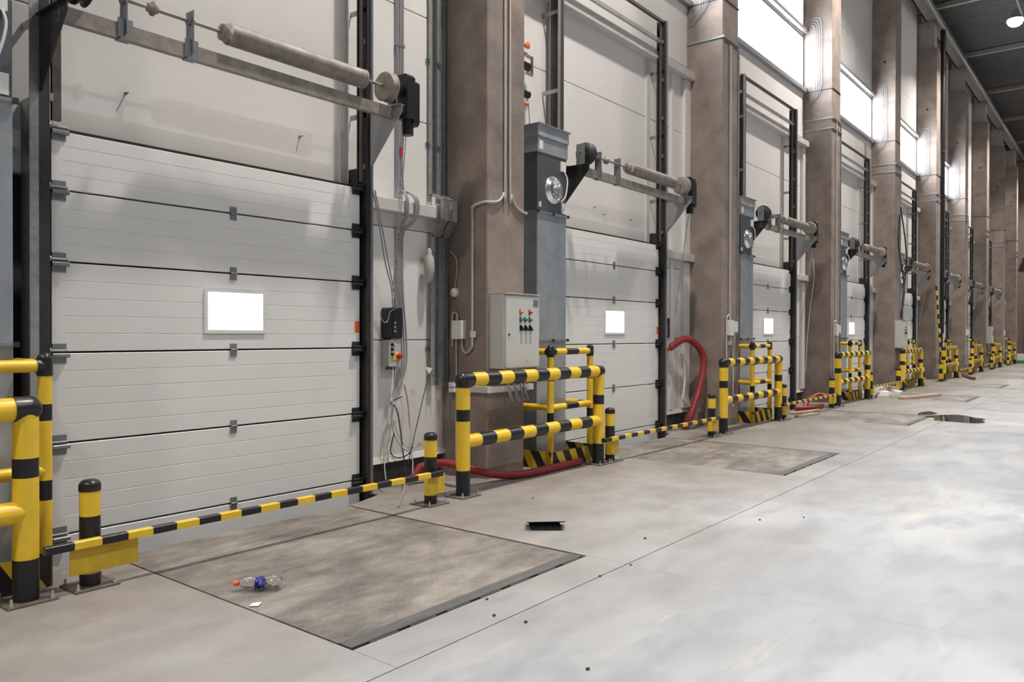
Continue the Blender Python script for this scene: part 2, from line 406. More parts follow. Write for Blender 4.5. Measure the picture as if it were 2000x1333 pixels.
# ------------------------------------------------------------------ pillars
def make_pillar(k):
    x0, x1 = 6*k+6.25, 6*k+6.89
    t = thing('pillar', 'tall brown concrete pillar, %s' % PIL(k), 'pillar', ((x0+x1)/2, YC+.32, 0), 'concrete pillars along the dock wall')
    MB().rbox(x0, x1, YC, YW+.12, 0, 11.5, .012, 'z').build('shaft', 'column_brown', t)
    MB().rbox(x0+.10, x1-.14, YC+.1, YW, 11.5, ZC-.52, .01, 'z').build('stub', 'column_cap', t)
    for z in ([6.45] if k < 2 else [6.20, 6.43]):
        MB().box(x0-.02, x1+.02, YC-.03, YW-.001, z, z+.035).build('band', 'bracket_grey', t)
    if k >= 1: MB().box(x0-.012, x1+.012, YC-.015, YW-.001, 7.10, 7.118).build('band', 'steel_dark', t)
    # lifting hole plugs
    MB().cyl((x0-.004, YC+.3, 9.4), (x0+.01, YC+.3, 9.4), .035, 12).build('lifting_hole', 'seam_black', t)
    # steel angle on the far edge
    if k >= 1: MB().box(x1-.006, x1+.02, YC-.02, YC+.05, .02, 6.4).build('edge_angle', 'galv_dusty', t)
    return t
for k in range(-1, 9): make_pillar(k)

# eave beam on the pillars
m = MB(); m.box(XB+.05, XEND-.05, YC+.02, YC+.34, ZC-.50, ZC-.46).box(XB+.05, XEND-.05, YC+.02, YC+.34, ZC-.22, ZC-.175).box(XB+.05, XEND-.05, YC+.16, YC+.19, ZC-.46, ZC-.22)
tag(m.build('eave_beam', 'roof_steel', origin=(20, YC+.2, ZC-.5)), 'pale steel eave beam running along the tops of the pillars', 'beam')
m = MB().cyl((XB+.1, YC-.06, ZC-.62), (XEND-.1, YC-.06, ZC-.62), .075, 12)
for i in range(12): m.box(XB+3+i*6-.03, XB+3+i*6+.03, YC-.08, YC-.04, ZC-.62, ZC-.46)
tag(m.build('roof_drain_pipe', 'galv', origin=(20, YC-.06, ZC-.62)), 'long pale pipe hung below the eave beam over the pillars', 'pipe')

# ------------------------------------------------------------------ high-bay lamps
def make_lamp(x, y, label, watt, colour):
    z = 11.98
    t = thing('high_bay_lamp', label, 'lamp', (x, y, z), 'high-bay lamps')
    MB().lathe((x, y, z+.34), (0, 0, -1), [(0, .05), (.06, .09), (.14, .10), (.2, .15), (.34, .24), (.35, .235)], 20).build('housing', 'galv', t)
    MB().lathe((x, y, z+.01), (0, 0, -1), [(0, .23), (.08, .235), (.16, .20), (.22, .13), (.25, .02)], 20).build('lens', 'lamp_glow', t)
    MB().cyl((x, y, z+.34), (x, y, ZC-.0), .015, 8).build('stem', 'galv', t)
    MB().box(x-.03, x+2.4, y-.03, y+.03, ZC-.235, ZC-.175).build('mount_rail', 'galv', t)
    ld = bpy.data.lights.new('lamp_light', 'AREA'); ld.shape = 'DISK'; ld.size = .46; ld.energy = watt; ld.color = colour; ld.spread = math.radians(134 if y > 0 else 124)
    lo = bpy.data.objects.new('lamp_light', ld); COL.objects.link(lo); lo.parent = t; lo.location = (0, 0, -.25)
for i in range(6):
    x = -5.5+12*i
    make_lamp(x, 3.07, 'glowing high-bay lamp hung from the dark roof in the row nearest the pillars', LAMP_W, LAMP_COL)
    for y in (-3.6, -10.2): make_lamp(x, y, 'glowing high-bay lamp hung from the dark roof over the open hall floor', HALL_W, HALL_COL)

# ------------------------------------------------------------------ dock doors
SEC = [(-.46, .138), (.138, .772), (.772, 1.400), (1.400, 2.027), (2.027, 2.52), (2.52, 2.93)]
DX0, DX1 = 2.20, 4.905
def make_door():
    t = thing('dock_door', 'white sectional dock door %s' % BAY(0), 'dock door', (3.55, YD, -.46), 'sectional dock doors')
    for i, (z0, z1) in enumerate(SEC):
        q = .0065; z0 += q; z1 -= q; h = z1-z0
        # profile with shallow horizontal grooves
        prof = [(YD+.045, z0), (YD+.004, z0), (YD, z0+.004)]
        for j in range(1, 5 if h > .5 else 4):
            zz = z0+h*j/(5 if h > .5 else 4)
            prof += [(YD, zz-.004), (YD+.0035, zz-.001), (YD+.0035, zz+.001), (YD, zz+.004)]
        prof += [(YD, z1-.004), (YD+.004, z1), (YD+.045, z1)]
        sec = MB().prism([(DX0, y, z) for y, z in prof], [(DX1, y, z) for y, z in prof]).build('door_section', 'door_white', t)
        for xa in (DX0, DX1-.062): MB().box(xa, xa+.062, YD-.0025, YD, z0+.002, z1-.002).build('end_cap', 'door_white', sec)
        if i == 3:
            wx0, wx1, wz0, wz1 = 3.315, 3.872, 1.535, 1.895
            f = MB()
            for a, b, c, d in ((wx0, wx1, wz0, wz0+.028), (wx0, wx1, wz1-.028, wz1), (wx0, wx0+.028, wz0+.028, wz1-.028), (wx1-.028, wx1, wz0+.028, wz1-.028)): f.rbox(a, b, YD-.014, YD+.002, c, d, .003, 'y')
            wf = f.build('window_frame', 'white_plastic', sec)
            MB().box(wx0+.028, wx1-.028, YD-.006, YD-.001, wz0+.028, wz1-.028).build('window_pane', 'door_daylight', sec)
        if i == 2: MB().box(DX1-.058, DX1-.004, YD-.004, YD-.0025, 1.27, 1.37).build('safety_label', 'box_grey', sec)
        if i == 3:
            MB().box(DX1-.058, DX1-.004, YD-.004, YD-.0025, 1.545, 1.655).build('orange_label', 'red_sticker', sec)
        if i > 0:
            z = SEC[i][0]
            m = MB().box(3.545, 3.60, YD-.010, YD, z-.055, z-.008).box(3.545, 3.60, YD-.010, YD, z+.008, z+.05).cyl((3.545, YD-.012, z), (3.60, YD-.012, z), .009, 10)
            m.build('hinge', 'steel_grey', sec)
        # side hinge with roller at the upper seam of each section
        z = SEC[i][1]
        for sgn, xe in ((-1, DX0), (1, DX1)):
            xi = xe-sgn*.09
            m = MB(); a, b = min(xe, xi), max(xe, xi)
            m.box(a, b, YD-.010, YD-.0025, z-.075, z-.004).box(a, b, YD-.010, YD-.0025, z+.004, z+.06) if i < 5 else m.box(a, b, YD-.010, YD-.0025, z-.075, z)
            m.rbox(a-.01, b+.01, YD-.045, YD-.010, z-.035, z-.005, .006, 'x').cyl((xi, YD-.03, z+.012), (xe+sgn*.036, YD-.03, z+.012), .010, 10)
            m.cyl((xe+sgn*.02, YD-.03, z+.012), (xe+sgn*.036, YD-.03, z+.012), .024, 14)
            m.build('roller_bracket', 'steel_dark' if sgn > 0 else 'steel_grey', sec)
    MB().box(DX0, DX1, YD+.005, YD+.04, 2.93, 2.945).build('top_seal', 'rubber_black', t)
    return t

# lift gear of a door: tracks, rungs, brackets, shaft, spring, drums, motor
def make_gear():
    t = thing('door_lift_gear', 'steel lift tracks, spring shaft and black motor %s' % BAY(0), 'lift gear', (3.55, 5.70, 0), 'dock door lift gear')
    for sgn, xe in ((-1, DX0), (1, DX1)):
        q = 1. if sgn < 0 else .42
        X = lambda a, b: (min(xe+sgn*a*q, xe+sgn*b*q), max(xe+sgn*a*q, xe+sgn*b*q))
        # guide track: dark channel beside the door
        m = MB(); a, b = X(.015, .115)
        m.box(*X(.100, .115), 5.69, 5.80, -.05, 6.40).box(a, b, 5.80, 5.815, -.05, 6.40).box(*X(.045, .115), 5.675, 5.69, -.05, 6.40)
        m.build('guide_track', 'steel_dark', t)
        MB().box(*X(.118, .124), 5.66, YW-.001, .0, 3.12).box(*X(.118, .124), 5.66, 5.70, 3.12, 6.40).box(*X(.124, .175), 5.655, 5.662, 0, 6.40).build('mount_angle', 'galv' if sgn < 0 else 'steel_grey', t)
        for z in (3.6, 4.6, 5.6): MB().box(*X(.10, .118), 5.70, YW-.001, z, z+.05).build('standoff', 'galv', t)
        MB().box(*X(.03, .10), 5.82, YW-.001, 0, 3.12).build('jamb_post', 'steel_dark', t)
        # second upright and rungs above the door
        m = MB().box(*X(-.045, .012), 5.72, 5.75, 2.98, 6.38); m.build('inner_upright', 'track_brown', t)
        for i in range(6):
            z = 3.1+.59*i
            MB().box(*X(.012, .045), 5.70, 5.735, z, z+.05).build('rung', 'galv', t)
        # bracket
        bx = xe+sgn*.11*q
        pts = [(5.66, 3.63), (5.23, 3.63), (5.23, 3.57), (5.63, 3.13), (5.66, 3.13)]
        br = MB().prism([(bx-.004, y, z) for y, z in pts], [(bx+.004, y, z) for y, z in pts])
        br.box(bx-.03, bx+.03, 5.23, 5.66, 3.63, 3.638)
        br.build('bracket', 'bracket_grey' if sgn > 0 else 'steel_dark', t)  # left bracket's shade is put into its colour: darker steel than its right twin
        # end bearing and cable drum
        MB().box(bx-.005, bx+.005, 5.30, 5.42, 3.638, 3.90).build('bearing_plate', 'galv', t)
        dx = xe+sgn*-.02
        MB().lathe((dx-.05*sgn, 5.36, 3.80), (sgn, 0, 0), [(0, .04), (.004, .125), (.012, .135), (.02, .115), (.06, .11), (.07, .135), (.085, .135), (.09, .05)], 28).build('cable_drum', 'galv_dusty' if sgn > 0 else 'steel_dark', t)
    m = MB(); m.box(2.085, 5.02, 5.345, 5.350, 3.525, 3.628).box(2.085, 5.02, 5.35, 5.40, 3.525, 3.531).box(2.085, 5.02, 5.35, 5.40, 3.622, 3.628)
    m.build('support_beam', 'galv_dusty', t)
    MB().cyl((2.02, 5.36, 3.80), (5.06, 5.36, 3.80), .0135, 12).build('shaft', 'galv_dusty', t)
    for x in (2.50, 2.975):
        m = MB().box(x-.004, x+.004, 5.31, 5.41, 3.56, 3.87).box(x-.05, x+.05, 5.335, 5.345, 3.53, 3.66).cyl((x-.02, 5.36, 3.80), (x+.02, 5.36, 3.80), .035, 14).box(x-.04, x+.04, 5.32, 5.40, 3.515, 3.525)
        m.build('bearing_plate', 'steel_grey', t)
    MB().lathe((2.66, 5.36, 3.80), (1, 0, 0), [(0, .014), (.002, .03), (.03, .03), (.032, .05), (.045, .05), (.047, .03), (.07, .03), (.072, .014)], 16).build('shaft_coupling', 'galv_dusty', t)
    prof = [(0, .03), (.004, .062), (.03, .064), (.05, .078)]
    t0 = .05
    while t0 < 1.33: prof += [(t0, .078), (t0+.006, .082), (t0+.012, .078)]; t0 += .0122
    prof += [(1.36, .078), (1.362, .085), (1.385, .085), (1.387, .03)]
    MB().lathe((3.22, 5.36, 3.80), (1, 0, 0), prof, 24).build('spring', 'galv_dusty', t)
    # motor
    m = MB().rbox(5.055, 5.155, 5.27, 5.45, 3.55, 3.96, .03, 'x').rbox(5.155, 5.235, 5.29, 5.43, 3.50, 3.92, .025, 'x').cyl((5.145, 5.36, 3.55), (5.145, 5.36, 3.41), .055, 16).cyl((5.03, 5.36, 3.80), (5.055, 5.36, 3.80), .05, 16)
    mo = m.build('motor', 'black_paint', t)
    MB().box(5.215, 5.24, 5.31, 5.35, 3.56, 3.60).build('motor_plug', 'white_plastic', mo)
    # cross bars at the head of the tracks
    MB().rbox(2.06, 5.05, 5.70, 5.745, 6.36, 6.41, .004, 'x').build('cross_bar', 'steel_dark', t)
    MB().rbox(2.06, 5.05, 5.72, 5.76, 6.05, 6.11, .004, 'x').build('cross_bar', 'galv', t)
    # hand chain: short links
    m = MB(); 
    for xo in (0, .026):
        A_, B_ = Vector((5.10+xo, 5.36, 3.42)), Vector((5.205+xo, 5.64, 1.84)); N_ = 76
        for i in range(N_):
            p0 = A_.lerp(B_, i/N_); p1 = A_.lerp(B_, (i+1.15)/N_); w = .0055 if i % 2 else .0025
            m.prism([p0+Vector((-w, 0, 0)), p0+Vector((0, -.008+w, 0)), p0+Vector((w, 0, 0)), p0+Vector((0, .008-w, 0))], [p1+Vector((-w, 0, 0)), p1+Vector((0, -.008+w, 0)), p1+Vector((w, 0, 0)), p1+Vector((0, .008-w, 0))])
    m.build('hand_chain', 'galv', t)
    return t

def make_leveller():
    t = thing('dock_leveller', 'flush steel tread-plate dock leveller %s' % BAY(0), 'dock leveller', (3.49, 4.2, -.3), 'dock levellers')
    pl = MB().box(LX0, LX1, LY0+.10, LY1, -.02, -.004).build('platform', 'tread_steel', t)
    MB().box(LX0, LX1, LY0, LY0+.094, -.02, -.001).build('hinge_strip', 'lip_steel', t)
    fr = MB().box(LX0, LX0+.05, LY0, LY1, -.3, -.022).box(LX1-.05, LX1, LY0, LY1, -.3, -.022).box(LX0, LX1, LY1-.05, LY1, -.3, -.022).box(LX0, LX1, LY0, LY0+.06, -.3, -.022)
    fr.build('frame', 'steel_dark', t)
    m = MB(); a, w, h = .0125, .0042, .0016
    ny = int((LY1-LY0-.14)/.0285); nx = int((LX1-LX0-.04)/.0285)
    for i in range(nx):
        for j in range(ny):
            x = LX0+.03+i*.0285; y = LY0+.125+j*.0285
            ux, uy = (.7071, .7071) if (i+j) % 2 else (.7071, -.7071)
            vs = [(x-ux*a, y-uy*a, -.004), (x-uy*w, y+ux*w, -.004), (x+ux*a, y+uy*a, -.004), (x+uy*w, y-ux*w, -.004), (x, y, -.004+h)]
            m.add(vs, [(1, 0, 4), (2, 1, 4), (3, 2, 4), (0, 3, 4)])
    o = m.build('tread_pattern', 'tread_steel', pl); o['kind'] = 'stuff'
    for i in range(7):
        x = LX0+.10+i*.28
        MB().box(x, x+.19, LY0-.022, LY0-.012, -.06, .001).build('hinge_lug', 'lip_steel', t)
    return t

# ------------------------------------------------------------------ guards
YB = 4.93
def make_barrier():
    xa, xb = 5.455, 7.84; R = .067
    t = thing('crash_barrier', 'yellow-black striped two-rail crash barrier before %s' % PIL(0), 'barrier', ((xa+xb)/2, YB, 0), 'striped crash barriers')
    for x in (xa, xb):
        p = MB().striped((x, YB, .012), (x, YB, 1.10), R, [(0, .235, 1), (.235, .70, 0), (.70, .81, 1), (.81, 1.06, 0)], 24).build('post', ['yellow_paint', 'black_paint'], t)
        bp = MB().box(x-.13, x+.13, YB-.115, YB+.115, 0, .012).build('base_plate', 'base_plate', t)
        for sx in (-.105, .105):
            for sy in (-.09, .09): MB().cyl((x+sx, YB+sy, .012), (x+sx, YB+sy, .055), .008, 8).cyl((x+sx, YB+sy, .012), (x+sx, YB+sy, .026), .015, 6).build('bolt', 'bolt_zinc', bp)
    n = 11; L0 = xa+.10; w = (xb-.06-L0)/n
    MB().striped((L0, YB, 1.10), (xb, YB, 1.10), R, [(i*w, (i+1)*w, i % 2) for i in range(n)], 24).build('rail', ['yellow_paint', 'black_paint'], t)
    L0 = xa; w = (xb-L0)/n
    MB().striped((L0, YB, .515), (xb, YB, .515), R*.96, [(max(i*w, 0), (i+1)*w, i % 2) for i in range(n)], 24).build('rail', ['yellow_paint', 'black_paint'], t)
    c = R+.006
    dome = [(.0, .01), (.008, c*.45), (.022, c*.75), (.045, c*.95), (.075, c)]
    MB().lathe((xa-.085, YB, 1.10), (1, 0, 0), dome+[(.19, c)], 24).cyl((xa, YB, 1.03), (xa, YB, 1.10), c, 24).build('end_cap', 'cap_black', t)
    MB().lathe((xb+.085, YB, 1.10), (-1, 0, 0), dome+[(.15, c)], 24).build('end_cap', 'cap_black', t)
    return t
def make_bollard(xb, name_label, plates):
    t = thing('bollard', name_label, 'bollard', (xb, YB, 0), 'short striped bollards')
    R = .058
    MB().striped((xb, YB, .010), (xb, YB, .6), R, [(0, .075, 1), (.075, .26, 0), (.26, .42, 1), (.42, .585, 0)], 22).build('post', ['yellow_paint', 'black_paint'], t)
    c = R+.004
    MB().lathe((xb, YB, .65), (0, 0, -1), [(0, .01), (.004, c*.55), (.013, c*.82), (.028, c*.97), (.045, c), (.07, c)], 22).build('cap', 'cap_black', t)
    bp = MB().box(xb-.128, xb+.128, YB-.115, YB+.115, 0, .012).build('base_plate', 'base_plate', t)
    for sx in (-.105, .105):
        for sy in (-.09, .09): MB().cyl((xb+sx, YB+sy, .012), (xb+sx, YB+sy, .05), .007, 8).cyl((xb+sx, YB+sy, .012), (xb+sx, YB+sy, .024), .014, 6).build('bolt', 'bolt_zinc', bp)
    for x0, x1, y in plates:
        MB().box(xb+x0, xb+x1, y-.003, y+.003, .10, .262).build('holder_plate', 'yellow_plate', t)
    return t
YBAR = 4.835
def make_bar():
    x0, x1, z = 1.80, 5.06, .285
    t = thing('barrier_bar', 'striped square bar across the dock leveller %s' % BAY(0), 'barrier bar', ((x0+x1)/2, YBAR, z), 'striped barrier bars')
    m = MB(); n = 21; w = (x1-x0)/n
    for i in range(n): m.rbox(x0+i*w, x0+(i+1)*w, YBAR-.025, YBAR+.025, z-.022, z+.025, .004, 'x', 1-i % 2)
    m.build('square_tube', ['yellow_paint', 'black_paint'], t)
    return t
def make_guard():
    A = (7.16, 5.14); B = (7.98, 5.14); yb = 5.86; R = .039
    t = thing('duct_guard', 'U-shaped striped pipe guard at the duct foot beside %s' % PIL(0), 'pipe guard', (7.5, 5.4, 0), 'pipe guards round the duct feet')
    for x, y in (A, B):
        MB().striped((x, y, .004), (x, y, 1.34), R, [(0, .2, 1 if x > 7.5 else 0), (.2, .52, 0), (.52, .64, 1), (.64, 1.0, 0), (1.0, 1.10, 1), (1.10, 1.28, 0), (1.28, 1.30, 1)], 20).build('post', ['yellow_paint', 'black_paint'], t)
        c = R+.005
        MB().lathe((x, y, 1.415), (0, 0, -1), [(0, .01), (.006, c*.6), (.02, c*.9), (.04, c), (.14, c)], 20).cyl((x-.06 if x < 7.5 else x-.05, y, 1.335), (x+(.07 if x < 7.5 else 0), y, 1.335), c, 18).build('cap', 'cap_black', t)
    for z in (1.335, .70):
        seg = [(0, .28, 0), (.28, .53, 1), (.53, .82, 0)]
        MB().striped((A[0], A[1], z), (B[0], B[1], z), R*.97, seg, 18).build('rail', ['yellow_paint', 'black_paint'], t)
        for x, y in (A, B):
            MB().striped((x, y, z), (x, yb, z), R*.97, [(0, .44, 0), (.44, .70 if x < 7.5 else .47, 1)], 18).build('rail', ['yellow_paint', 'black_paint'], t)
    MB().box(A[0]-.005, B[0]+.005, A[1]-.048, A[1]-.042, .004, .20).build('kick_plate', 'hazard_stripe', t)
    MB().box(A[0]-.048, A[0]-.042, A[1]-.042, yb, .004, .20).build('kick_plate', 'hazard_stripe', t)
    MB().box(B[0]+.034, B[0]+.040, A[1]+.04, 5.62, .004, .20).build('kick_plate', 'hazard_stripe', t)
    return t

def make_duct():
    x0, x1, y0, y1 = 7.25, 7.84, 5.40, 5.84
    t = thing('ventilation_duct', 'tall grey sheet-metal ventilation duct beside %s' % PIL(0), 'duct', ((x0+x1)/2, y0, 0), 'sheet-metal ventilation ducts')
    MB().rbox(x0, x1, y0, y1, 0, 1.46, .004, 'z').build('lower_duct', 'duct_grey', t)
    MB().rbox(x0, x1, y0, y1, 1.47, 2.955, .004, 'z').build('upper_duct', 'duct_grey', t)
    for z in (1.465, 2.965):
        fl = MB().box(x0-.022, x1+.022, y0-.022, y1+.022, z-.012, z+.008).build('flange', 'galv', t)
        for xx in (x0-.01, (x0+x1)/2, x1+.01): MB().box(xx-.015, xx+.015, y0-.032, y0-.01, z-.02, z+.014).build('clamp', 'steel_dark', fl)
    MB().rbox(x0, x1, y0, y1, 2.973, 3.66, .004, 'z').build('fan_box', 'duct_dark', t)
    MB().rbox(x0-.01, x1+.01, y0-.012, y1, 3.66, 3.84, .004, 'x').build('head_box', 'duct_grey', t)
    MB().prism([(x0-.02, y0-.03, 3.84), (x0-.02, y1, 3.84), (x0-.02, y1, 3.97), (x0-.02, y0-.02, 3.97)], [(x1+.02, y0-.03, 3.84), (x1+.02, y1, 3.84), (x1+.02, y1, 3.97), (x1+.02, y0-.02, 3.97)]).build('head_channel', 'duct_grey', t)
    MB().box(x0-.03, x1+.03, y0-.05, y1, 3.97, 3.985).build('top_lip', 'galv', t)
    cx, cz = (x0+x1)/2+.02, 3.25
    f = MB().lathe((cx, y0, cz), (0, -1, 0), [(0, .165), (.012, .165), (.015, .155), (.05, .13), (.055, .12), (.03, .105), (.03, .01)], 32).build('fan', 'fan_silver', t)
    MB().lathe((cx, y0-.03, cz), (0, -1, 0), [(0, .06), (.03, .058), (.04, .04), (.045, .01)], 20).build('fan_hub', 'galv', f)
    for i in range(4):
        a = PI/4+i*PI/2
        MB().tube([(cx+math.cos(a)*.05, y0-.045, cz+math.sin(a)*.05), (cx+math.cos(a)*.125, y0-.05, cz+math.sin(a)*.125)], .005, 6).build('fan_guard_bar', 'fan_silver', f)
    for xx, zz, w, h in ((x0+.02, 3.69, .07, .11), (x1-.13, 3.50, .10, .12), (x0+.02, 3.02, .035, .06), (x1-.10, 2.99, .075, .13)):
        MB().box(xx, xx+w, y0-.016, y0-.012 if zz > 3.66 else y0, zz, zz+h).build('sticker', 'white_plastic', t)
    MB().tube(cr_path([(x1-.06, y0-.005, 3.52), (x1-.05, y0-.05, 3.40), (x1-.1, y0-.06, 3.20), (x1-.16, y0-.03, 3.12)]), .009, 8).build('cable', 'cable_white', t)
    return t

door = make_door(); gear = make_gear(); lev = make_leveller()
bar_l = make_barrier(); guard = make_guard(); duct = make_duct()
BL = 'short striped bollard holding the barrier bar on the %s side of the dock leveller, '
bolL = make_bollard(2.09, 'short striped bollard with a wide yellow plate, duct side of the crushed-bottle leveller', [(-.14, .26, YB-.064)])
bolR = make_bollard(5.02, 'short striped bollard on the control-box side of the crushed-bottle leveller', [(-.10, .10, YB-.064), (.02, .17, YB-.01)])
pbar = make_bar()
bolN = make_bollard(8.10, 'short striped bollard, duct side of the red-hose bay leveller', [(-.08, .09, YB-.064), (.02, .15, YB-.01)])
def BN(k): return 'crushed-bottle' if k == 0 else 'red-hose' if k == 1 else ORD[k]+'-bay'
NK = 'counted from the crushed bottle'
for k in range(1, NB):
    copy_tree(door, 6*k, 'white sectional dock door %s' % BAY(k))
    copy_tree(gear, 6*k, 'steel lift tracks, spring shaft and black motor %s' % BAY(k))
    copy_tree(lev, 6*k, 'flush steel tread-plate dock leveller %s' % BAY(k))
    if k != 4 and k<7: copy_tree(pbar, 6*k, 'striped square bar across the dock leveller %s' % BAY(k))
    if k > 1: copy_tree(bolN, 6*(k-1), 'striped bollard, duct side of the leveller %s' % BAY(k))
    copy_tree(bolR, 6*k, 'striped bollard, control-box side of the leveller %s' % BAY(k))
for k in range(1, NB):
    copy_tree(bar_l, 6*k, 'yellow-black striped two-rail crash barrier before %s' % PIL(k))
    copy_tree(guard, 6*k, 'U-shaped striped pipe guard at the duct foot beside %s' % PIL(k))
    copy_tree(duct, 6*k, 'tall grey sheet-metal ventilation duct beside %s' % PIL(k))
copy_tree(bar_l, -6.1, 'yellow and black striped crash barrier, before the crushed-bottle bay')
copy_tree(guard, -6.06, 'U-shaped striped pipe guard around the duct foot, before the crushed-bottle bay')
copy_tree(duct, -6, 'tall grey sheet-metal ventilation duct, before the crushed-bottle bay')

# ------------------------------------------------------------------ girts and trays on the wall
def girt(x0, x1, z, label):
    t = MB().rbox(x0, x1, YW-.15, YW-.001, z-.065, z+.065, .008, 'x').build('wall_girt', 'girt_white', origin=((x0+x1)/2, YW, z))
    return tag(t, label, 'wall beam', 'horizontal wall girts')
for k in range(0, NB):
    girt(6*k+5.09, 6*k+6.249, 2.83, 'short pale wall beam between door and pillar, %s' % BAYS(k))
    girt(6*k+.891, 6*k+2.02, 2.83, 'short pale wall beam behind the duct, %s' % BAYS(k))
    girt(6*k+.891, 6*k+6.249, 5.90, 'long pale wall beam high above the door, %s' % BAYS(k))
def make_trays():
    t = thing('cable_tray', 'perforated cable tray pair in the corner beside %s' % PIL(0), 'cable tray', (6.08, YW, .85), 'galvanised cable trays')
    for x in (6.0, 6.135):
        def ch(z0, z1, y):
            m = MB().box(x, x+.075, y, y+.004, z0, z1).box(x, x+.003, y-.05, y, z0, z1).box(x+.072, x+.075, y-.05, y, z0, z1)
            return m
        ch(3.02, 6.6, YW-.02).build('upper_channel', 'galv', t)
        ch(.98, 2.60, YW-.06).build('lower_channel', 'galv', t)
        s = MB(); z = 1.0
        while z < 6.55:
            if z < 2.58 or z > 3.05:
                yy = YW-.06 if z < 2.6 else YW-.02
                s.box(x+.026, x+.049, yy-.001, yy, z, z+.035)
            z += .07
        o = s.build('slots', 'seam_black', t); o['kind'] = 'stuff'
        pts = [(YW-.03, 3.03), (YW-.20, 2.96), (YW-.20, 2.74), (YW-.07, 2.58)]
        for (ya, za), (yb, zb) in zip(pts[:-1], pts[1:]):
            MB().prism([(x, ya, za), (x, yb, zb), (x, yb-.05, zb), (x, ya-.05, za+.012)], [(x+.075, ya, za), (x+.075, yb, zb), (x+.075, yb-.05, zb), (x+.075, ya-.05, za+.012)]).build('offset_piece', 'galv', t)
    for z in (3.55, 4.45, 1.35):
        MB().box(5.97, 6.235, YW-.012, YW-.001, z, z+.045).build('cross_clip', 'galv', t)
    return t
tray = make_trays()
for k in range(1, NB):
    b = 6*k+6.249
    for x0, x1, d in ((b-.20, b, .07),)+(((b-.62, b-.52, .025),) if k not in (3, 5) else ()):
        for z0, z1 in ((.30, 2.75), (2.91, 5.82)): MB().rbox(x0, x1, YW-d, YW-.001, z0, z1, .004, 'z').build('corner_flashing', 'panel_white', wall)

# conduit bundle up the wall with the door controls
def make_bundle():
    t = thing('conduit_bundle', 'grey cables running up beside the dock door %s' % BAY(0), 'cables', (5.56, YW, 1.1), 'grey wall cable bundles')
    for i in range(5):
        x = 5.535+i*.022; r = .009
        pts = [(x-.02*(i < 2), YW-.024, 7.0), (x, YW-.024, 4.0), (x, YW-.024, 3.08)]
        b = .08 if i > 1 else 0
        pts += [(x+b*.5, YW-.10, 3.0), (x+b, YW-.165, 2.92), (x+b, YW-.165, 2.76), (x+b*.5, YW-.10, 2.66), (x, YW-.024, 2.55), (x, YW-.024, 2.0), (x+.012*i, YW-.024, 1.5), (x+.01*i, YW-.03, 1.2), (x-.012*i, YW-.03, .98)]
        MB().tube(cr_path(pts, 5), r, 8).build('cable', 'cable_grey', t)
    MB().box(5.52, 5.64, YW-.036, YW-.001, 4.5, 4.53).build('clip', 'galv', t)
    MB().box(5.572, 5.598, YW-.04, YW-.033, 3.38, 3.46).build('tape', 'red_btn', t)
    return t
def make_controls():
    t = thing('door_control', 'black control box above grey push-button box %s' % BAY(0), 'control box', (5.45, YW, 1.2), 'door control boxes')
    b = MB().rbox(5.345, 5.515, YW-.13, YW-.001, 1.485, 1.80, .018, 'y').build('upper_box', 'black_paint', t)
    MB().rbox(5.375, 5.50, YW-.134, YW-.13, 1.51, 1.765, .006, 'y').build('front_panel', 'cap_black', b)
    for i in range(3): MB().cyl((5.405, YW-.134, 1.645-i*.042), (5.405, YW-.144, 1.645-i*.042), .015, 16).build('button', 'galv', b)
    g = MB().rbox(5.345, 5.505, YW-.115, YW-.001, 1.205, 1.475, .014, 'y').build('lower_box', 'box_grey', t)
    for i in range(3): MB().cyl((5.385, YW-.115, 1.425-i*.048), (5.385, YW-.135, 1.425-i*.048), .015, 14).build('switch', 'black_paint', g)
    MB().cyl((5.42, YW-.115, 1.43), (5.42, YW-.122, 1.43), .012, 14).build('indicator', 'white_plastic', g)
    MB().box(5.395, 5.475, YW-.122, YW-.115, 1.27, 1.33).build('stop_plate', 'yellow_btn', g)
    MB().lathe((5.47, YW-.115, 1.31), (0, -1, 0), [(0, .034), (.01, .034), (.011, .02), (.03, .02), (.032, .028), (.045, .028), (.05, .018), (.052, .002)], 20, 0).build('stop_button', 'red_btn', g)
    MB().lathe((5.47, YW-.1155, 1.31), (0, -1, 0), [(0, .037), (.009, .037), (.0095, .02)], 20).build('stop_collar', 'yellow_btn', g)
    for i in range(4): MB().cyl((5.365+i*.035, YW-.06, 1.205), (5.365+i*.035, YW-.06, 1.17), .010, 10).build('gland', 'steel_dark', g)
    return t
bundle = make_bundle(); ctrl = make_controls()
for k in range(1, NB):
    if k in (3, 5): copy_tree(bundle, 6*k, 'grey cables running up beside the dock door %s' % BAY(k))
    copy_tree(ctrl, 6*k-.12, 'black control box above grey push-button box %s' % BAY(k))
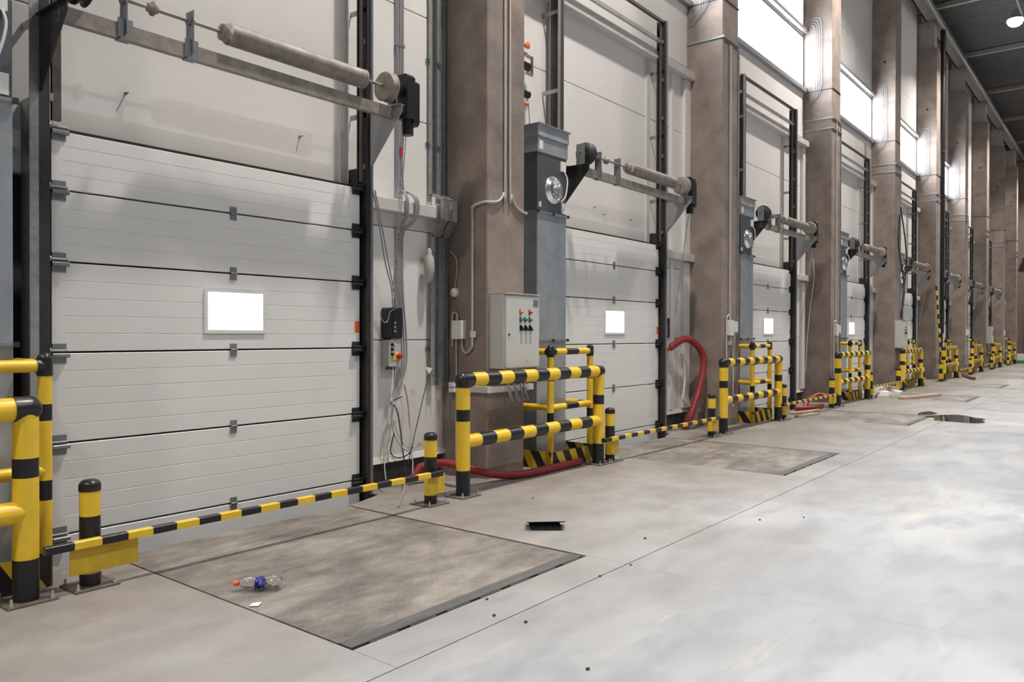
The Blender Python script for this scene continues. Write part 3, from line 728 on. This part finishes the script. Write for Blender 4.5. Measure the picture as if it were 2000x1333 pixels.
# slack cables from the lift gear to the control box, first bay, and loose ends below it
def loose(name, pts, r, mat, label, group=None, cat='cable', n=8):
    o = MB().tube(cr_path(pts, n), r, 8).build(name, mat, origin=tuple(pts[-1]))
    return tag(o, label, cat, group)
YL = YW-.10
loose('hanging_cable', [PY(728, 372, 5.74), PY(738, 420, 5.76), PY(752, 510, 5.80), PY(764, 560, 5.82), PY(768, 603, 5.83)], .007, 'cable_grey', 'slack grey cable reaching the back edge of the black control box from the lift gear', 'slack cables over the control box')
loose('hanging_cable', [PY(732, 372, 5.70), PY(744, 430, 5.72), PY(759, 515, 5.76), PY(769, 565, 5.78), PY(775, 603, 5.79)], .007, 'cable_grey', 'slack grey cable reaching the front edge of the black control box from the lift gear', 'slack cables over the control box')
m = MB(); pts = cr_path([PY(742, 608, 5.83), PY(745, 622, 5.81), PY(751, 630, 5.80), PY(757, 627, 5.80), PY(761, 612, 5.81), PY(766, 606, 5.81), PY(772, 604, 5.81)], 8)
for i in range(0, len(pts)-1, 1):
    m.tube([pts[i], pts[i+1]], .0055 if i % 2 else .0035, 5)
tag(m.build('chain_loop', 'galv', origin=tuple(pts[0])), 'bright steel chain loop hung over the black control box', 'chain')
LW = ['grey wire curling down from the push-button box towards the bollard', 'black wire with a kinked top hanging straight below the push-button box', 'short black wire loop low on the wall below the push-button box', 'grey wire with a pale end dangling nearest the cable tray', 'grey wire hanging closest to the dock door frame', 'pale wire sagging sideways below the push-button box', 'loose wire end trailing on the concrete under the barrier bar']
for i, (mt, r, px) in enumerate([
    ('cable_grey', .006, [(779, 715), (783, 740), (774, 762), (766, 790), (766, 830), (775, 860), (790, 878), (806, 884)]),
    ('cable_black', .006, [(786, 775), (768, 783), (763, 790), (772, 795), (779, 820), (784, 860), (790, 905), (793, 940)]),
    ('cable_black', .006, [(770, 845), (763, 880), (770, 893), (785, 894), (800, 885), (806, 870)]),
    ('cable_grey', .007, [(790, 752), (797, 790), (800, 830), (803, 840), (801, 870), (806, 900), (806, 925)]),
    ('cable_grey', .006, [(768, 790), (763, 840), (755, 880), (751, 910), (754, 938)]),
    ('cable_white', .007, [(768, 820), (778, 850), (795, 872), (815, 872), (822, 864)]),
    ('cable_grey', .006, [(793, 935), (786, 970), (780, 990)]),
    ]):
    yy = [5.88-.25*(j/(len(px)-1))**2 for j in range(len(px))]
    if i == 6: pts = [PY(793, 935, 5.6), PY(786, 968, 5.35), FL(778, 990, .012)]
    else: pts = [PY(u, v, y) for (u, v), y in zip(px, yy)]
    loose('loose_wire', pts, r, mt, LW[i], 'loose wires under the push-button box')
# antenna-like rod with a small white tag leaning at the wall
t = thing('warning_rod', 'thin black rod with a white triangular tag leaning by the cable tray', 'rod', tuple(FL(797, 900+38)), None)
MB().tube([PY(797, 905, 5.50), PY(838, 727, 5.74)], .005, 6).build('rod', 'cable_black', t)
a = PY(838, 722, 5.73)
MB().prism([a+Vector((-.05, 0, .03)), a+Vector((.05, 0, .01)), a+Vector((0, 0, -.05))], [a+Vector((-.05, .004, .03)), a+Vector((.05, .004, .01)), a+Vector((0, .004, -.05))]).build('triangle_tag', 'paper', t)
MB().tube([PY(838, 727, 5.74), PY(866, 752, 5.80)], .004, 6).build('stay_wire', 'galv', t)
# bag tied on the tray
bg = MB().lathe((5.93, YW-.10, 2.45), (0, 0, -1), [(0, .01), (.03, .03), (.06, .025), (.10, .05), (.2, .06), (.32, .05), (.36, .02), (.37, .005)], 14).build('plastic_bag', 'conduit_grey', origin=(5.93, YW-.1, 2.1))
tag(bg, 'small pale plastic wrapped fitting hung beside the cable tray', 'bag')

# ------------------------------------------------------------------ things on the first pillar
t = thing('pillar_conduit', 'pale conduit running down the face of the first pillar, bending to its shaded side', 'conduit', (6.52, YC, 1.3), 'conduits on the first pillar')
MB().tube(cr_path([(6.515, YC-.018, 11.0), (6.515, YC-.018, 6), (6.52, YC-.018, 3.2), (6.50, YC-.018, 3.05), (6.42, YC-.018, 2.96), (6.30, YC-.018, 2.93), (6.235, YC+.02, 2.925), (6.228, YC+.12, 2.91), (6.228, YC+.185, 2.88), (6.228, YC+.19, 2.75), (6.228, YC+.19, 1.5), (6.228, YC+.20, 1.40), (6.228, YC+.27, 1.33), (6.228, YC+.33, 1.38), (6.228, YC+.34, 1.47)], 6), .014, 10).build('pipe', 'conduit_grey', t)
MB().box(6.206, 6.214, YC+.13, YC+.20, 1.50, 1.565).build('paper_tag', 'paper', t)
t = thing('pillar_conduit', 'pale conduit running down the face of the first pillar, bending to the duct', 'conduit', (6.60, YC, 3), 'conduits on the first pillar')
MB().tube(cr_path([(6.60, YC-.018, 11.0), (6.60, YC-.018, 6), (6.605, YC-.018, 3.2), (6.63, YC-.018, 3.05), (6.70, YC-.018, 2.95), (6.80, YC-.018, 2.90), (6.91, YC-.018, 2.88)], 6), .014, 10).build('pipe', 'conduit_grey', t)
t = thing('junction_box', 'small pale junction box on the shaded side of the first pillar', 'junction box', (6.25, YC+.4, 1.48), None)
MB().rbox(6.17, 6.25, YC+.30, YC+.44, 1.48, 1.68, .008, 'x').build('box', 'white_plastic', t)
MB().tube(cr_path([(6.215, YC+.41, 1.48), (6.23, YC+.42, 1.2), (6.23, YC+.42, .99)]), .010, 8).build('pipe', 'conduit_grey', t)
MB().tube([(6.23, YC+.42, .905), (6.23, YC+.42, .1)], .010, 8).build('pipe', 'conduit_grey', t)
MB().tube(cr_path([(6.22, YC+.40, 1.68), (6.22, YC+.40, 1.74), (6.22, YC+.44, 1.77), (6.22, YC+.47, 1.72), (6.225, YC+.47, 1.4)]), .011, 8).build('pipe_loop', 'conduit_grey', t)
t = thing('sounder', 'round white sounder with a curved cable on the shaded side of the first pillar', 'sounder', (6.25, YC+.45, 1.98), None)
MB().lathe((6.25, YC+.45, 1.985), (-1, 0, 0), [(0, .05), (.03, .05), (.045, .042), (.05, .01)], 24).build('body', 'white_plastic', t)
MB().tube(cr_path([(6.235, YC+.45, 2.035), (6.235, YC+.42, 2.2), (6.235, YC+.43, 2.35), (6.235, YC+.52, 2.44)]), .007, 8).build('cable', 'conduit_grey', t)
t = thing('trunking', 'pale cable trunking strip wrapped round the first pillar below the cabinet', 'trunking', (6.5, YC, .93), None)
MB().box(6.25, 7.0, YC-.05, YC-.001, .915, .98).build('front_strip', 'trim_white', t)
MB().box(6.20, 6.249, YC-.05, YC+.5, .915, .98).build('side_strip', 'trim_white', t)
for zz in (.905, .965): MB().box(6.16, 6.20, YC+.40, YC+.47, zz, zz+.045).build('socket', 'white_plastic', t)

def make_cabinet(x, label, full=True):
    x0, x1, y0, y1, z0, z1 = x, x+.60, 5.09, YC-.001, 1.17, 1.96
    t = thing('control_cabinet', label, 'cabinet', ((x0+x1)/2, y1, z0), 'control cabinets on pillars')
    MB().rbox(x0, x1, y0+.03, y1, z0, z1, .005, 'y').build('body', 'cabinet_grey', t)
    d = MB().rbox(x0+.012, x1-.012, y0+.004, y0+.029, z0+.012, z1-.022, .004, 'y').build('door', 'cabinet_grey', t)
    MB().box(x0-.005, x1+.005, y0-.006, y1, z1, z1+.008).build('rain_lip', 'cabinet_grey', t)
    cx = x0+.34; Y = y0+.004
    for i, (dx, dz, mt) in enumerate([(-.08, .27, 'orange_btn'), (.08, .27, 'red_btn'), (-.08, .35, 'green_btn'), (0, .35, 'green_btn'), (.08, .35, 'green_btn')]):
        z = z1-.02-dz+.10
        b = MB().box(cx+dx-.024, cx+dx-.004, Y-.004, Y, z-.028, z+.028).build('button_plate', 'black_paint', d)
        MB().lathe((cx+dx, Y, z), (0, -1, 0), [(0, .021), (.008, .021), (.012, .017), (.026, .016), (.028, .004)], 18).build('push_button', mt, d)
    for dx in (-.08, 0, .08):
        z = z1-.36
        MB().box(cx+dx-.022, cx+dx+.012, Y-.006, Y, z-.03, z+.03).prism([(cx+dx-.006, Y, z-.025), (cx+dx+.03, Y, z-.03), (cx+dx+.03, Y-.03, z-.03), (cx+dx-.006, Y-.025, z-.02)], [(cx+dx-.006, Y, z+.02), (cx+dx+.012, Y, z+.0), (cx+dx+.012, Y-.03, z+.0), (cx+dx-.006, Y-.025, z+.02)]).build('rotary_switch', 'black_paint', d)
        MB().box(cx+dx-.003, cx+dx+.003, Y-.001, Y, z-.17, z-.05).build('text_strip', 'steel_grey', d)
    MB().box(x1-.125, x1-.03, Y-.002, Y, z1-.13, z1-.05).build('maker_plate', 'galv', d)
    MB().cyl((x0+.055, Y, z0+.36), (x0+.055, Y-.012, z0+.36), .011, 12).build('lock', 'steel_dark', d)
    wt = Vector((cx+.02, Y-.001, z0+.06))
    MB().prism([wt+Vector((-.022, 0, 0)), wt+Vector((.022, 0, 0)), wt+Vector((0, 0, .04))], [wt+Vector((-.022, .001, 0)), wt+Vector((.022, .001, 0)), wt+Vector((0, .001, .04))]).build('warning_triangle', 'yellow_btn', d)
    MB().box(wt.x-.003, wt.x+.003, wt.y-.001, wt.y, wt.z+.007, wt.z+.026).build('warning_bolt', 'black_paint', d)
    for i in range(7):
        xx = x0+.14+i*.055
        MB().cyl((xx, y0+.12, z0), (xx, y0+.12, z0-.05), .016, 10).build('gland', 'box_grey', t)
        if i in (1, 3, 5, 6): MB().tube(cr_path([(xx, y0+.12, z0-.04), (xx, y0+.12, z0-.2), (xx, y0+.10, .88), (xx+.02, y0+.09, .82), (xx+.05, y0+.10, .83), (xx+.06, y0+.14, .90), (xx+.06, y0+.14, .95)]), .010, 8).build('gland_cable', 'cable_grey', t)
    return t
make_cabinet(6.29, 'grey control cabinet with coloured push buttons and switches on the first pillar')
make_cabinet(24.30, 'grey control cabinet on the fourth pillar past the crushed bottle')
make_cabinet(42.30, 'grey control cabinet on the seventh pillar past the crushed bottle')

# conduits with switch boxes on the farther pillars
def make_pillar_box():
    t = thing('pillar_switch_box', 'white switch box with twin conduits on %s' % PIL(1), 'switch box', (12.6, YC, 1.6), 'switch boxes on pillars')
    for x in (12.52, 12.57):
        MB().tube([(x, YC-.016, 6.4), (x, YC-.016, 1.78)], .010, 8).build('conduit', 'conduit_grey', t)
    MB().rbox(12.44, 12.60, YC-.07, YC-.001, 1.52, 1.78, .008, 'y').build('box', 'white_plastic', t)
    MB().rbox(12.63, 12.76, YC-.07, YC-.001, 1.58, 1.76, .008, 'y').build('box', 'white_plastic', t)
    MB().tube(cr_path([(12.40, YC-.02, .35), (12.40, YC-.02, 1.0), (12.40, YC-.02, 1.75), (12.43, YC-.03, 1.85), (12.48, YC-.035, 1.86), (12.51, YC-.03, 1.78)]), .012, 8).build('pipe', 'cable_white', t)
    MB().tube([(12.68, YC-.02, 1.58), (12.68, YC-.02, .3)], .010, 8).build('pipe', 'cable_white', t)
    MB().box(12.50, 12.55, YC-.05, YC-.001, 1.36, 1.50).build('socket', 'conduit_grey', t)
    return t
pbx = make_pillar_box()
for k in (2, 4, 5, 7): copy_tree(pbx, 6*(k-1), 'white switch box with twin conduits on %s' % PIL(k))
# conduits swinging from the clerestory cable runs on to the pillars
def make_hi_run(k):
    a, b = 6*k+.92, 6*k+6.22
    t = thing('cable_run', 'pale cable run above the high window, %s' % BAYS(k), 'cable run', ((a+b)/2, YW, 8.5), 'cable runs above the clerestory windows')
    MB().box(a, b, YW-.10, YW-.001, 8.46, 8.54).build('tray', 'galv', t)
    for i in range(4):
        d = .045*i
        MB().tube(cr_path([(b-.02, YW-.05, 8.56+d), (b-.004, YW-.12, 8.62+d), (b, YW-.22-d, 8.60+d), (b, YW-.27-d, 8.4), (b, YW-.27-d, 7.6), (b, YW-.25-d, 7.1), (b, YW-.15, 6.95-d), (b-.02, YW-.06, 6.92-d)]), .007, 8).build('conduit', 'cable_grey', t)
for k in range(1, 6): make_hi_run(k)

# red valves beyond the first pillar
t = thing('pipe_valve_riser', 'riser pipe with small red-handled valves behind the first pillar above the duct', 'valve riser', (7.56, 5.85, 4.0), None)
MB().cyl((7.56, 5.87, 3.99), (7.56, 5.87, 5.6), .02, 12).build('pipe', 'galv', t)
MB().lathe((7.62, 5.87, 5.09), (0, -1, 0), [(0, .02), (.03, .045), (.045, .045), (.05, .02)], 16).build('handwheel', 'orange_btn', t)
MB().cyl((7.56, 5.87, 4.99), (7.65, 5.87, 4.99), .025, 12).build('valve_body', 'galv', t)
MB().box(7.57, 7.70, 5.80, 5.83, 4.72, 4.75).box(7.57, 7.70, 5.80, 5.83, 4.93, 4.96).box(7.68, 7.70, 5.80, 5.83, 4.75, 4.93).build('gauge_frame', 'galv', t)
MB().cyl((7.58, 5.86, 4.84), (7.67, 5.86, 4.84), .05, 14).build('valve_body', 'black_paint', t)
MB().cyl((7.665, 5.86, 4.82), (7.68, 5.86, 4.82), .04, 14).build('valve_cap', 'red_btn', t)
MB().cyl((7.54, 5.87, 4.50), (7.69, 5.87, 4.50), .045, 14).build('valve_body', 'black_paint', t)
MB().lathe((7.62, 5.86, 4.37), (0, -1, 0), [(0, .015), (.02, .03), (.035, .03), (.04, .01)], 14).build('handwheel', 'orange_btn', t)
MB().tube(cr_path([(7.66, 5.87, 4.48), (7.69, 5.86, 4.3), (7.68, 5.84, 4.1), (7.64, 5.80, 3.99)]), .008, 8).build('cable', 'cable_grey', t)
# black downpipe
t = thing('downpipe', 'black vertical downpipe fixed beside %s' % PIL(4), 'downpipe', (31.0, YC-.03, 1.2), None)
MB().cyl((31.03, YC-.04, 1.6), (31.03, YC-.04, 12.3), .09, 16).build('pipe', 'black_paint', t)
for z in (2.2, 5.0, 8.0, 10.9): MB().cyl((31.03, YC-.04, z), (31.03, YC-.04, z+.06), .105, 16).box(30.915, 31.0, YC-.05, YC+.05, z, z+.06).build('clamp', 'steel_dark', t)
MB().cyl((31.03, YC-.04, 0), (31.03, YC-.04, 1.6), .055, 14).build('lower_pipe', 'steel_dark', t)

# ------------------------------------------------------------------ red hoses
def hose(pts, r, label):
    o = MB().tube(cr_path(pts, 10), r, 14).build('red_hose', 'hose_red', origin=(pts[0][0], pts[0][1], 0)); return tag(o, label, 'hose')
hr = .042
hose([PY(806, 934, 5.72), PY(822, 914, 5.70), PY(850, 906, 5.60), PY(880, 907, 5.40), PY(905, 914, 5.22), PY(960, 926, 5.16), (6.42, 5.10, hr+.004), (6.66, 5.05, hr), (7.1, 5.045, hr), (7.4, 5.045, hr), (7.64, 5.05, hr)], hr, 'red rubber hose lying behind the crash barrier at the first pillar')
hose([PY(1308, 680, 5.84), PY(1335, 663, 5.72), PY(1355, 669, 5.62), PY(1371, 690, 5.55), PY(1374, 715, 5.52), PY(1366, 760, 5.52), PY(1350, 810, 5.55), PY(1342, 828, 5.60), PY(1335, 846, 5.66)], .058, 'thick red hose looping from the wall to the floor beside the second pillar')
hose([FL(1553, 798, .05), FL(1585, 797.5, .05), FL(1597, 795, .05), FL(1605, 793, .05)], .05, 'red hose lying straight on the floor in the third dock bay')
hose([PY(1570, 800, 5.45), PY(1578, 784, 5.45), PY(1597, 772, 5.4), PY(1613, 774, 5.25), PY(1622, 780, 5.16), PY(1628, 790, 5.14)], .05, 'red hose arching off the floor in the third dock bay')
hose([FL(1880, 732, .05), FL(1892, 737, .05), FL(1903, 740, .05)], .05, 'red hose on the floor before the sixth dock bay')
loose('hanging_cable', [PX(1588, 505, 18.235), PX(1590, 540, 18.235), PX(1583, 600, 18.235), PX(1577, 660, 18.235), PX(1573, 730, 18.235)], .012, 'cable_white', 'thin white cable hanging down the shaded side of the third pillar')
# white cables hanging by the second door
for q, px in enumerate([[(1334, 690), (1338, 740), (1335, 775), (1345, 790), (1362, 798), (1370, 803)], [(1330, 690), (1336, 745), (1333, 780), (1340, 792), (1352, 796)]]):
    pts = [PY(u, v, 5.80-.05*i+.04*q) for i, (u, v) in enumerate(px)]
    loose('hanging_cable', pts, .012, 'cable_white', ['longer white cable dangling beside the looping red hose', 'shorter white cable dangling beside the looping red hose'][q], 'white cables beside the red hose')

# ------------------------------------------------------------------ litter on the floor
a = FL(458, 1140, .043); b = FL(552, 1136, .043); d = (b-a); L = d.length; d.normalize()
t = thing('plastic_bottle', 'crushed clear plastic bottle with orange cap and blue label on the leveller', 'bottle', (a.x, a.y, 0), None)
def crushed(t0, t1, off, mat, name, n=28, steps=46):
    up = Vector((0, 0, 1)); sd = d.cross(up).normalized(); R = []
    rnd = random.Random(3)
    for i in range(steps+1):
        s = t0+(t1-t0)*i/steps; q = s/L
        r = .013 if q < .08 else .013+(.036-.013)*min(1, (q-.08)/.16) if q < .24 else .038-.003*math.sin((q-.24)*16)**2
        if q > .96: r *= max(.3, 1-(q-.96)*14)
        ring = []
        for j in range(n):
            an = 2*PI*j/n
            w = 1+.16*math.sin(3*an+q*26)*min(1, max(0, q-.2)*4)+.10*math.sin(5*an-q*41)*min(1, max(0, q-.2)*4)
            sq = .85 if q > .24 else 1
            ring.append(a+d*s+sd*math.cos(an)*(r*w*1.12+off)+up*(math.sin(an)*(r*w*sq+off)-.002))
        R.append(ring)
    return MB().rings(R).build(name, mat, t)
crushed(.02, L, 0, 'pet_clear', 'body')
lb = crushed(L*.44, L*.63, .0012, 'label_blue', 'label', steps=16)
MB().box(-.012, .014, -.001, .001, -.01, .012, M=Matrix.Translation(a+d*L*.53+Vector((.012, -.026, .022)))@Matrix.Rotation(-.9, 4, 'Z')).build('label_print', 'white_plastic', t)
MB().cyl(a+d*-.004, a+d*.022, .0165, 18).build('cap', 'cap_orange', t)
p = FL(498, 1183)
tag(MB().prism([p+Vector((-.03, .01, .001)), p+Vector((.0, -.03, .002)), p+Vector((.035, -.012, .012)), p+Vector((.0, .025, .006))], [p+Vector((-.03, .01, .002)), p+Vector((.0, -.03, .003)), p+Vector((.035, -.012, .013)), p+Vector((.0, .025, .007))]).build('paper_scrap', 'paper', origin=tuple(p)), 'small white paper scrap on the leveller near the crushed bottle', 'paper scrap')
# black folded sheet
c = FL(1066, 1037); e = (FL(1104, 1037)-FL(1040, 1037)).normalized(); f = Vector((-e.y, e.x, 0))
if f.dot(c) < 0: f = -f
t = thing('folded_sheet', 'black folded sheet-metal piece on the bare concrete beyond the leveller', 'metal sheet', tuple(c), None)
def P3(u, v, z): return c+e*u+f*v+Vector((0, 0, z))
def plate(q, th, name):
    nrm = (q[1]-q[0]).cross(q[2]-q[0]).normalized()*th
    MB().prism(q, [x+nrm for x in q]).build(name, 'black_sheet', t)
plate([P3(-.15, .0, .062), P3(.155, .0, .068), P3(.155, .20, .014), P3(-.15, .20, .012)], .005, 'top_sheet')
plate([P3(-.115, .0, .002), P3(.125, .0, .002), P3(.11, .055, .052), P3(-.135, .055, .050)], .004, 'folded_leg')
# pebbles and bolts
for i, (u, v) in enumerate([(1232, 1105), (1172, 1127), (1148, 1309), (1027, 1217), (1260, 1053), (951, 1172), (965, 1204), (1484, 1017), (1570, 1012), (1041, 864+110)]):
    p = FL(u, v); r = .007+.004*random.random()
    rg = []
    for q, rr in ((0, .7), (.4, 1), (.8, .75), (1, .3)): rg.append([p+Vector((math.cos(2*PI*j/7)*r*rr*(1+.3*random.random()), math.sin(2*PI*j/7)*r*rr, q*r*1.1)) for j in range(7)])
    tag(MB().rings(rg, smooth=False).build('pebble', 'pebble_dark', origin=tuple(p)), 'tiny dark pebble lying on the bare concrete floor', 'pebble', 'pebbles on the floor')
# puddle
m = MB(); c = FL(1862, 818); ring = []
for j in range(40):
    an = 2*PI*j/40; w = 1+.22*math.sin(2*an+.6)+.12*math.sin(5*an+1)
    ring.append((c.x+math.cos(an)*.62*w, c.y-.05+math.sin(an)*.52*w, .0))
m.prism([(x, y, .0005) for x, y, z in ring], [(x, y, .0025) for x, y, z in ring])
tag(m.build('puddle', 'water', origin=(c.x, c.y, 0)), 'dark puddle of water on the floor before the third pillar', 'puddle')
c = FL(1812, 808)
m = MB(); ring = [(c.x+math.cos(2*PI*j/30)*.42*(1+.25*math.sin(6*PI*j/30)), c.y+math.sin(2*PI*j/30)*.15, 0) for j in range(30)]
m.prism([(x, y, .0005) for x, y, z in ring], [(x, y, .0022) for x, y, z in ring])
tag(m.build('puddle', 'water', origin=(c.x, c.y, 0)), 'thin long wet streak beside the larger puddle', 'puddle')
# planks and boards
def plank(p0, p1, w, h, z, mat, label, name='plank', group=None, tilt=0.):
    p0, p1 = Vector(p0), Vector(p1); L = (p1-p0).length; an = math.atan2(p1.y-p0.y, p1.x-p0.x)
    M = Matrix.Translation((p0.x, p0.y, z+h/2))@Matrix.Rotation(an, 4, 'Z')@Matrix.Rotation(tilt, 4, 'X')
    return tag(MB().box(0, L, -w/2, w/2, -h/2, h/2, M=M).build(name, mat, origin=(p0.x, p0.y, z)), label, 'plank' if name == 'plank' else 'board', group)
plank(FL(1545, 810), FL(1606, 803.5), .14, .04, 0, 'wood_pale', 'pale wooden plank on the floor beside the straight red hose')
plank(FL(1556, 815), FL(1596, 809.5), .10, .03, 0, 'wood_pale', 'narrow second plank lying alongside the pale floor plank', 'plank')
q = FL(1738, 778)
plank(FL(1760, 781), FL(1832, 774), .16, .06, 0, 'wood_pale', 'long pale plank jutting from the scrap pile across the floor')
rnd = random.Random(5)
base = Vector((20.75, 4.72, 0))
SC = [(0, 0, .9, .25, .08, 0, .05, 'foam_white'), (.2, .32, 1.1, .28, .08, 0, .02, 'foam_white'), (.4, .64, .8, .2, .08, 0, -.03, 'wood_pale'), (1.25, .05, .7, .25, .08, 0, .1, 'foam_white'),
      (1.45, .42, .8, .22, .08, 0, -.05, 'wood_pale'), (.1, .15, .9, .3, .07, .081, .5, 'foam_white'), (1.1, .30, 1.0, .25, .07, .081, -.3, 'foam_white'), (.5, .3, 1.0, .22, .07, .152, .15, 'foam_white'), (1.2, .25, .8, .2, .06, .152, .7, 'wood_pale')]
for i, (dx, dy, L, w, h, z, an, mt) in enumerate(SC):
    M = Matrix.Translation((base.x+dx, base.y+dy, z+h/2))@Matrix.Rotation(an, 4, 'Z')
    tag(MB().box(-L/2, L/2, -w/2, w/2, -h/2, h/2, M=M).build('scrap_board', mt, origin=(base.x+dx, base.y+dy, z)),
        '%s scrap board in the loose pile between the third and fourth crash barriers' % ('white' if mt == 'foam_white' else 'bare wooden'), 'board', 'scrap boards in a pile')
# bar standing upright against the pillar of the fifth bay
p0 = FL(1869, 742, .0); p0 = Vector((30.05, 5.05, 0)); p1 = Vector((30.1, 5.27, 3.2))
dd = (p1-p0).normalized()
m = MB()
for i in range(20):
    q0 = p0+dd*(i*.162); m.cyl(q0, p0+dd*((i+1)*.162), .028, 8, i % 2)
tag(m.build('barrier_bar', ['yellow_paint', 'black_paint'], origin=tuple(p0)), 'striped bar stood upright against %s' % PIL(4), 'barrier bar')
# hanging cables between fourth and fifth pillars
for i, (pts) in enumerate([[PY(1757, 420, 5.25), PY(1755, 480, 5.25), PY(1764, 540, 5.25), PY(1766, 575, 5.25), PY(1759, 620, 5.25)], [PY(1759, 405, 5.15), PY(1768, 470, 5.15), PY(1770, 520, 5.15), PY(1763, 590, 5.15), PY(1761, 625, 5.15)]]):
    loose('hanging_cable', pts, .02, 'cable_black', ['black cable drooping close along the edge of the fourth pillar', 'black cable swinging wide of the fourth pillar down to its cabinet'][i], 'black cables at the fourth pillar')
# far end: wall shelf and a crate on the floor
m = MB().box(XEND-.5, XEND-.01, 4.6, 5.25, 6.4, 6.5).box(XEND-.4, XEND-.01, 4.85, 4.95, 6.1, 6.4).box(XEND-.45, XEND-.02, 4.7, 5.1, 6.5, 6.95)
tag(m.build('wall_heater', 'trim_white', origin=(XEND-.2, 4.9, 6.4)), 'pale boxed unit on a bracket shelf on the far brown wall', 'heater')
t = thing('crate', 'low white crate on a green pallet by the far wall', 'crate', (51.5, 4.6, 0), None)
MB().box(51, 52, 4.2, 5.0, 0, .16).build('pallet', 'green_plastic', t)
MB().rbox(51.05, 51.95, 4.25, 4.95, .16, .5, .02, 'z').build('box', 'white_plastic', t)
